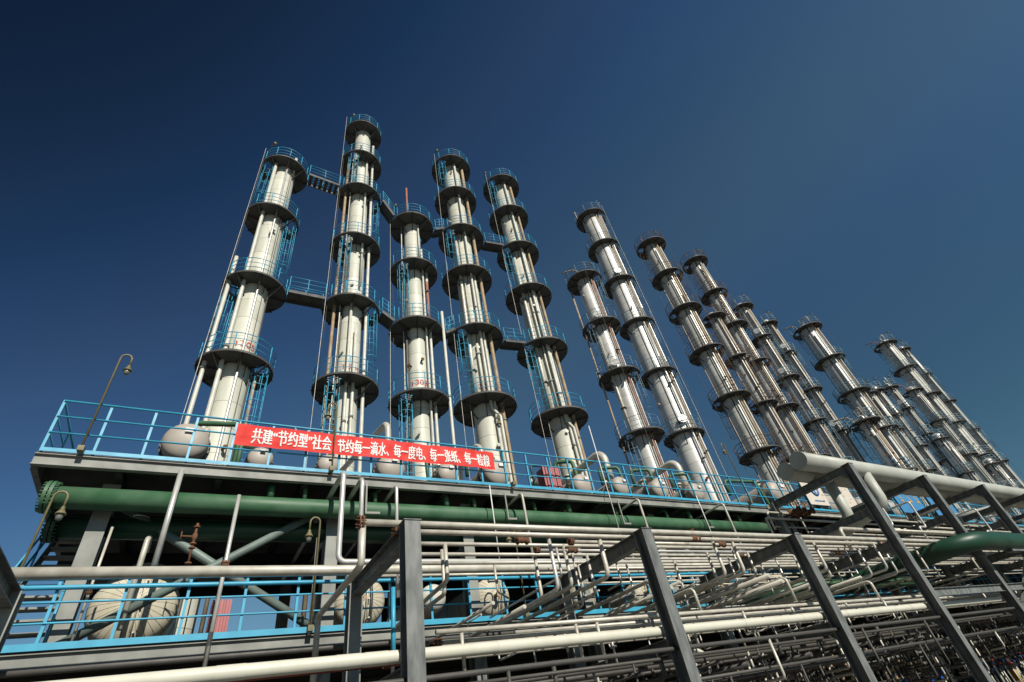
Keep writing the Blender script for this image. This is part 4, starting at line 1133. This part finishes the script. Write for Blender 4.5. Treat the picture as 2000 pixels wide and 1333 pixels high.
# thin pipes at mid height between the rack and the lower railing
for i, (yy, z, r, xs) in enumerate([(9.75, 3.30, .022, 6.2), (9.85, 3.55, .026, 7.6), (10.05, 3.2, .02, 4.6), (10.15, 3.42, .026, 8.4), (10.3, 3.66, .022, 9.6), (10.4, 3.3, .026, 5.4), (10.55, 3.5, .022, 7.0), (10.2, 4.35, .026, 7.8), (10.35, 4.5, .022, 9.2), (10.5, 4.3, .02, 11.0)]):
    t = pipe('thin pipe at mid height behind the rack, %s from the front' % ORD[i], [(xs, yy, z), (70, yy, z)], r, 'pipe', 'rack_pipe', group='thin mid-height pipes behind the rack')
    r_ = random.Random(90 + i); x = xs + .3; q = 0
    while x < 30 and q < 9:
        h = r_.choice((-.5, -.3, .3, .45))
        MB().tube(fillet([(x - xs, 0, 0), (x - xs, 0, h), (x - xs, -r_.uniform(.2, 1.0), h)], .05), r * .8, 8).build('branch', M['pipe' if q % 2 else 'pipe_bright'], t)
        x += r_.uniform(.8, 2.8); q += 1
r_ = random.Random(17)
xx = 4.2
for i in range(22):
    xx += r_.uniform(.5, 1.15)
    yy = r_.uniform(7.45, 9.3); zb = r_.uniform(3.25, 3.95)
    pipe('thin riser between rack top and low pipes, %s from the left' % ORD[i], [(xx, yy, ZR + .04), (xx, yy, zb), (xx + r_.choice((-.02, .5, .02)), r_.choice((yy + .5, 10.9, 10.7)), zb)], r_.uniform(.017, .026), r_.choice(('pipe', 'pipe_bright', 'pipe')), 'branch_pipe', group='thin risers in the rack', fil=.07, n=8)
for i in range(16):
    X = 5.2 + i * 1.35 + r_.uniform(-.3, .3); Yv = r_.choice((7.46, 7.74, 8.2, 8.46))
    t = empty('valve', (X, Yv, ZR + .05), 'small rusty valve on the thin pipes of the rack top', 'valve', 'small rusty rack valves')
    MB().lathe([(.02, -.11), (.075, -.11), (.075, -.085), (.035, -.07), (.06, 0), (.035, .07), (.075, .085), (.075, .11), (.02, .11)], (0, 0, 0), (1, 0, 0), 12).build('valve_body', M['rust'], t)
    MB().tube([(0, 0, .03), (0, 0, .2)], .012, 6).ring((0, 0, .19), .06, .009, 4, 12).build('handwheel', M['rust'], t)
# lower pipes: cream line and the small bundle above it
t = pipe('long cream insulated pipe low along the front of the rack', [(-4, 7.26, 2.74), (XR, 7.26, 2.74)], .078, 'creampipe', 'insulated_pipe', n=18)
for xx in (.55, 1.85, 2.2, 4.1, 5.6, 7.9, 9.6, 11.5, 13.2, 16.2, 18.9):
    MB().lathe([(.0815, -.15), (.0815, .15)], (xx + 4, 0, 0), (1, 0, 0), 18).build('cladding_joint', M['creampipe'], t)
g2 = 'small pipes low on the rack'
LOW = [(7.42, 3.02, .034, 3.1), (7.6, 2.92, .028, 3.2), (7.78, 3.0, .03, 4.6), (7.95, 2.92, .026, 3.4), (8.15, 3.02, .03, 7.6), (8.3, 2.95, .026, 7.9), (8.5, 3.0, .026, 7.2), (8.7, 2.95, .026, 8.4), (8.95, 3.0, .026, 7.8), (9.3, 2.96, .03, 3.0)]
for i, (yy, z, r, xs) in enumerate(LOW):
    t = pipe('small silver pipe low on the rack, %s from the front' % ORD[i], [(xs, yy, z), (70, yy, z)], r, 'pipe', 'rack_pipe', group=g2, flanges=[((xs, yy, z), (1, 0, 0))] if i in (1, 4, 9) else [])
    r_ = random.Random(i)
    x = xs + .4
    nst = 0
    while x < 24 and nst < 14 and i < 7:
        h = r_.choice((.1, .14, .34, .5))
        MB().tube([(x - xs, 0, -r), (x - xs, 0, -h)], r * .8, 8).build('support_stub', M['pipe'], t)
        x += r_.uniform(.35, 2.6); nst += 1
UND = [(7.05, 2.5, .036, -4), (7.42, 2.42, .028, 3), (7.62, 2.40, .03, 1), (7.85, 2.42, .026, 5), (8.05, 2.38, .034, 2), (8.25, 2.42, .026, 6), (8.5, 2.4, .034, 4), (8.7, 2.42, .026, 7), (8.95, 2.38, .03, 6), (9.2, 2.4, .034, 6), (9.45, 2.4, .03, 5),
       (7.3, 2.05, .03, 6), (7.7, 2.0, .03, 9), (8.0, 2.05, .03, 7), (8.3, 2.0, .03, 10), (8.6, 2.05, .03, 8), (8.9, 2.0, .03, 11), (9.2, 2.05, .03, 8), (9.5, 2.0, .03, 10)]  # layers thickened to shade the risers, with shade put into their colour
for i, (yy, z, r, xs) in enumerate(UND):
    t = pipe('shade-darkened pipe below the cream line, %s of the shaded layers' % ORD[i], [(xs, yy, z - .06), (60, yy, z - .06)], r, 'pipe_dark', 'rack_pipe', group='shade-darkened pipes under the cream line')
    r_ = random.Random(50 + i)
    x = xs + r_.uniform(.3, 1.5); q = 0
    while x < 26 and q < 9:
        h = r_.uniform(.2, .9)
        MB().tube(fillet([(x - xs, 0, 0), (x - xs, 0, -h), (x - xs, r_.uniform(.2, .8), -h)], .06), r * .75, 8).build('branch', M['pipe_dark' if q % 3 else 'pipe'], t)
        x += r_.uniform(.9, 3.4); q += 1
pipe('dark pipe just under the lower platform beam', [(-5, 10.9, 3.56), (60, 10.9, 3.56)], .05, 'pipe_dark', 'rack_pipe')
pipe('red oxide pipe in the shade behind the cream line', [(0, 9.0, 2.95), (3.4, 9.0, 2.95)], .06, 'saddle', 'rack_pipe')
# sloping back-running pipes below the cream line
for i, (X, z) in enumerate([(2.0, 2.2), (2.8, 2.1), (4.0, 2.25), (5.0, 2.15), (5.5, 2.05), (6.6, 2.2), (7.2, 2.1), (8.5, 2.2), (9.2, 2.1), (10.5, 2.2), (11.2, 2.1), (13.5, 2.15), (14.4, 2.25), (16, 2.1)]):
    pts = [(X, 7.3, z), (X, 11.2, z)]
    if i % 3 == 0: pts = [(X, 7.45, 2.5), (X, 7.45, z), (X, 11.2, z)]
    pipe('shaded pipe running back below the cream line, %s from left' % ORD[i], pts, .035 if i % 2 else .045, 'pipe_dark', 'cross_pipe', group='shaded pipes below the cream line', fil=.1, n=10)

# big cream pipes on the tall posts
t = pipe('front one of two fat cream pipes lying on the tall posts', [(15.45, 7.58, 7.0), (XR, 7.58, 7.0)], .285, 'greywhite', 'large_pipe', group='fat cream pipes on the tall posts', n=36)
pipe('rear one of two fat cream pipes lying on the tall posts', [(15.75, 8.28, 7.0), (XR, 8.28, 7.0)], .285, 'greywhite', 'large_pipe', group='fat cream pipes on the tall posts', n=36)
pipe('cream down pipe with elbow between the first two tall posts', [(19.0, 7.51, 6.8), (19.0, 7.51, 5.75), (19.0, 9.2, 5.45), (19.0, 11.5, 5.45)], .17, 'greywhite', 'large_pipe', group='fat cream pipes on the tall posts', n=24, fil=.3)
pipe('second cream down pipe with elbow behind the first tall post', [(17.9, 8.23, 6.8), (17.9, 8.23, 5.5), (17.9, 9.6, 5.2), (17.9, 11.5, 5.2)], .17, 'greywhite', 'large_pipe', group='fat cream pipes on the tall posts', n=24, fil=.3)
pipe('cream branch pipe leaving the fat pipes further right', [(33, 8.2, 6.7), (33, 10.0, 6.9), (33, 13, 7.6)], .2, 'greywhite', 'large_pipe', group='fat cream pipes on the tall posts', n=20)
# big dark green pipe on the right
t = pipe('thick dark green pipe bending across the tall rack posts at right', [(13.6, 10.45, 3.95), (19.9, 10.45, 4.1), (19.9, 6.35, 4.2), (75, 6.35, 4.25)], .27, 'greendark', 'large_green_pipe', n=32, fil=.9)
sp = empty('pipe_support', (23.5, 6.35, 0), 'grey steel support under the thick green pipe', 'support')
MB().hsec((0, 0, 0), (0, 0, 3.88), .2, .2, .016, up=(0, 1, 0)).build('post', M['steel'], sp)
MB().bar((-1.2, 0, 3.9), (1.2, 0, 3.9), .2, .06).build('bearer', M['steel'], sp)
MB().bar((.1, 0, 2.6), (1.1, 0, 3.86), .08, .1).build('brace', M['steel'], sp)
pipe('second dark green pipe curving behind the rack', [(14.5, 11.0, 4.2), (17.5, 9.9, 4.0), (24, 9.9, 4.0)], .16, 'green', 'large_green_pipe', n=20, fil=.6)

# upper pipes on the tall section
for i, (yy, z, r, xs) in enumerate([(7.2, 4.75, .04, 17.3), (7.6, 4.9, .05, 15.6), (8.0, 4.78, .04, 15.9), (8.4, 4.78, .04, 16.1), (9.2, 5.42, .03, 17.0), (9.4, 5.42, .03, 17.3), (8.9, 5.42, .03, 18), (8.6, 5.42, .03, 21), (8.3, 5.42, .035, 22), (9.8, 6.3, .035, 16.2), (9.7, 6.05, .04, 15.8), (10.0, 5.9, .03, 16.6)]):
    pts = [(xs, yy, z), (70, yy, z)]
    if i in (1, 9): pts = [(xs, yy, z - .6), (xs, yy, z), (70, yy, z)]
    if i == 10: pts = [(xs, yy, 4.5), (xs, yy, z), (70, yy, z)]
    pipe('silver pipe among the tall posts at right, %s of the set' % ORD[i], pts, r, 'pipe', 'rack_pipe', group='silver pipes among the tall posts')
for i, X in enumerate((18.4, 20.6, 23.4, 26.0, 29.0, 32.5)):
    pipe('zigzag riser pipe between tall posts, %s from left' % ORD[i], [(X, 7.6, 4.45), (X, 7.6, 5.1), (X + .5, 7.6, 5.1), (X + .5, 7.6, 6.0), (X + .5, 8.8, 6.0)], .032, 'pipe_bright', 'riser_pipe', group='zigzag risers between tall posts', fil=.08)
# rusty valve cluster on top of the first tall bay
for i, (X, Yv) in enumerate(((17.5, 9.6), (17.9, 9.65), (18.3, 9.6))):
    t = empty('gate_valve', (X, Yv, 6.05), 'rusty gate valve in the cluster behind the first tall post', 'valve', 'rusty valve cluster')
    mb = MB().lathe([(.05, -.2), (.12, -.2), (.12, -.15), (.06, -.12), (.11, 0), (.06, .12), (.12, .15), (.12, .2), (.05, .2)], (0, 0, .25), (0, 1, 0), 12)
    mb.build('valve_body', M['rust'], t)
    MB().tube([(0, 0, .25), (0, 0, .6)], .02, 6).ring((0, 0, .58), .11, .014, 5, 14).build('handwheel', M['rust'], t)
    MB().tube(fillet([(0, .15, .25), (0, .6, .25), (0, .6, -.4)], .1), .04, 8).build('tail_pipe', M['pipe_dark'], t)

# manifold of thin valve risers at the lower right
r_ = random.Random(3)
def riser(kind):
    t = empty('valve_riser', (0, 0, 0), {'b': 'thin steel riser with blue valve handle under the rack', 'r': 'thin steel riser with red valve handle under the rack', 'y': 'thin steel riser with yellow lower length under the rack'}[kind], 'pipe', 'valve risers under the rack')
    MB().tube([(0, 0, .15), (0, 0, 2.3)], .018, 6).build('pipe_run', M['pipe_dark'], t)
    for z in (1.55, 1.72, 2.05): MB().lathe([(.012, -.03), (.035, -.03), (.035, .03), (.012, .03)], (0, 0, z), (0, 0, 1), 8, False).build('fitting', M['pipe_tan'], t)
    MB().box((0, -.05, 1.25), (.13, .03, .03)).box((0, -.03, 1.25), (.05, .06, .07)).build('valve_handle', M['valveblue' if kind == 'b' else 'valvered' if kind == 'r' else 'rust'], t)
    MB().tube([(0, 0, .6), (0, 0, 1.1)], .021, 6).build('painted_band', M['yellow' if kind == 'y' else 'whitepipe'], t)
    return t
protos = {k: riser(k) for k in 'bry'}
first = {k: True for k in protos}
spots = []
for x0, n, yy in ((9.3, 14, 9.2), (12.6, 20, 8.9), (15.0, 14, 8.4), (17.6, 16, 9.0), (20.5, 18, 8.6), (24.0, 16, 8.8)):
    for i in range(n): spots.append((x0 + i * .145 + r_.uniform(-.03, .03), yy + r_.uniform(-.1, .25), r_.choice('bbyyr')))
for (x, yy, k) in spots:
    P = protos[k]
    if first[k]:
        first[k] = False; P.location = (x, yy, r_.uniform(-.1, .1)); continue
    c = link_copy(P, None)
    c.location = (x, yy, r_.uniform(-.15, .1))
    for ch in P.children: link_copy(ch, c)
for i, (X, m_) in enumerate(((8.9, 'a'), (9.25, 'b'))):
    t = pipe('pale riser with red stencilled band, %s of the pair below the cream line' % ORD[i], [(X, 8.3, .3), (X, 8.3, 2.45), (X - .4, 8.3, 2.6)], .045, 'whitepipe', 'marked_riser', fil=.1)
    sb = MB()
    for k in range(7): sb.tube([(0, 0, .9 + k * .11), (0, 0, .97 + k * .11)], .047, 10)
    sb.build('red_band', M['redpaint'], t)
# ground-level pumps and headers in the shade at right
for i in range(10):
    X = 12 + i * 3.1
    t = empty('pump', (X, 10.2, 0), 'grey pump with motor in the shade under the rack', 'pump', 'pumps in the shade under the rack')
    MB().box((0, 0, .15), (1.3, .6, .3)).build('plinth', M['concrete'], t)
    MB().lathe([(.02, 0), (.2, .02), (.22, .1), (.22, .6), (.2, .68), (.02, .7)], (.0, 0, .55), (1, 0, 0), 18).build('motor', M['bluep'], t)
    MB().lathe([(.05, 0), (.25, .02), (.28, .15), (.25, .28), (.05, .3)], (-.35, 0, .55), (1, 0, 0), 18).build('casing', M['pipe_dark'], t)
    MB().tube(fillet([(-.2, 0, .7), (-.2, 0, 1.9), (-.2, 1.2, 1.9)], .2), .08, 10).build('outlet', M['pipe'], t)
for i, (yy, z, r) in enumerate(((9.6, 1.7, .05), (9.9, 1.35, .06), (10.3, 2.0, .05), (10.6, 1.0, .08), (9.4, .6, .05))):
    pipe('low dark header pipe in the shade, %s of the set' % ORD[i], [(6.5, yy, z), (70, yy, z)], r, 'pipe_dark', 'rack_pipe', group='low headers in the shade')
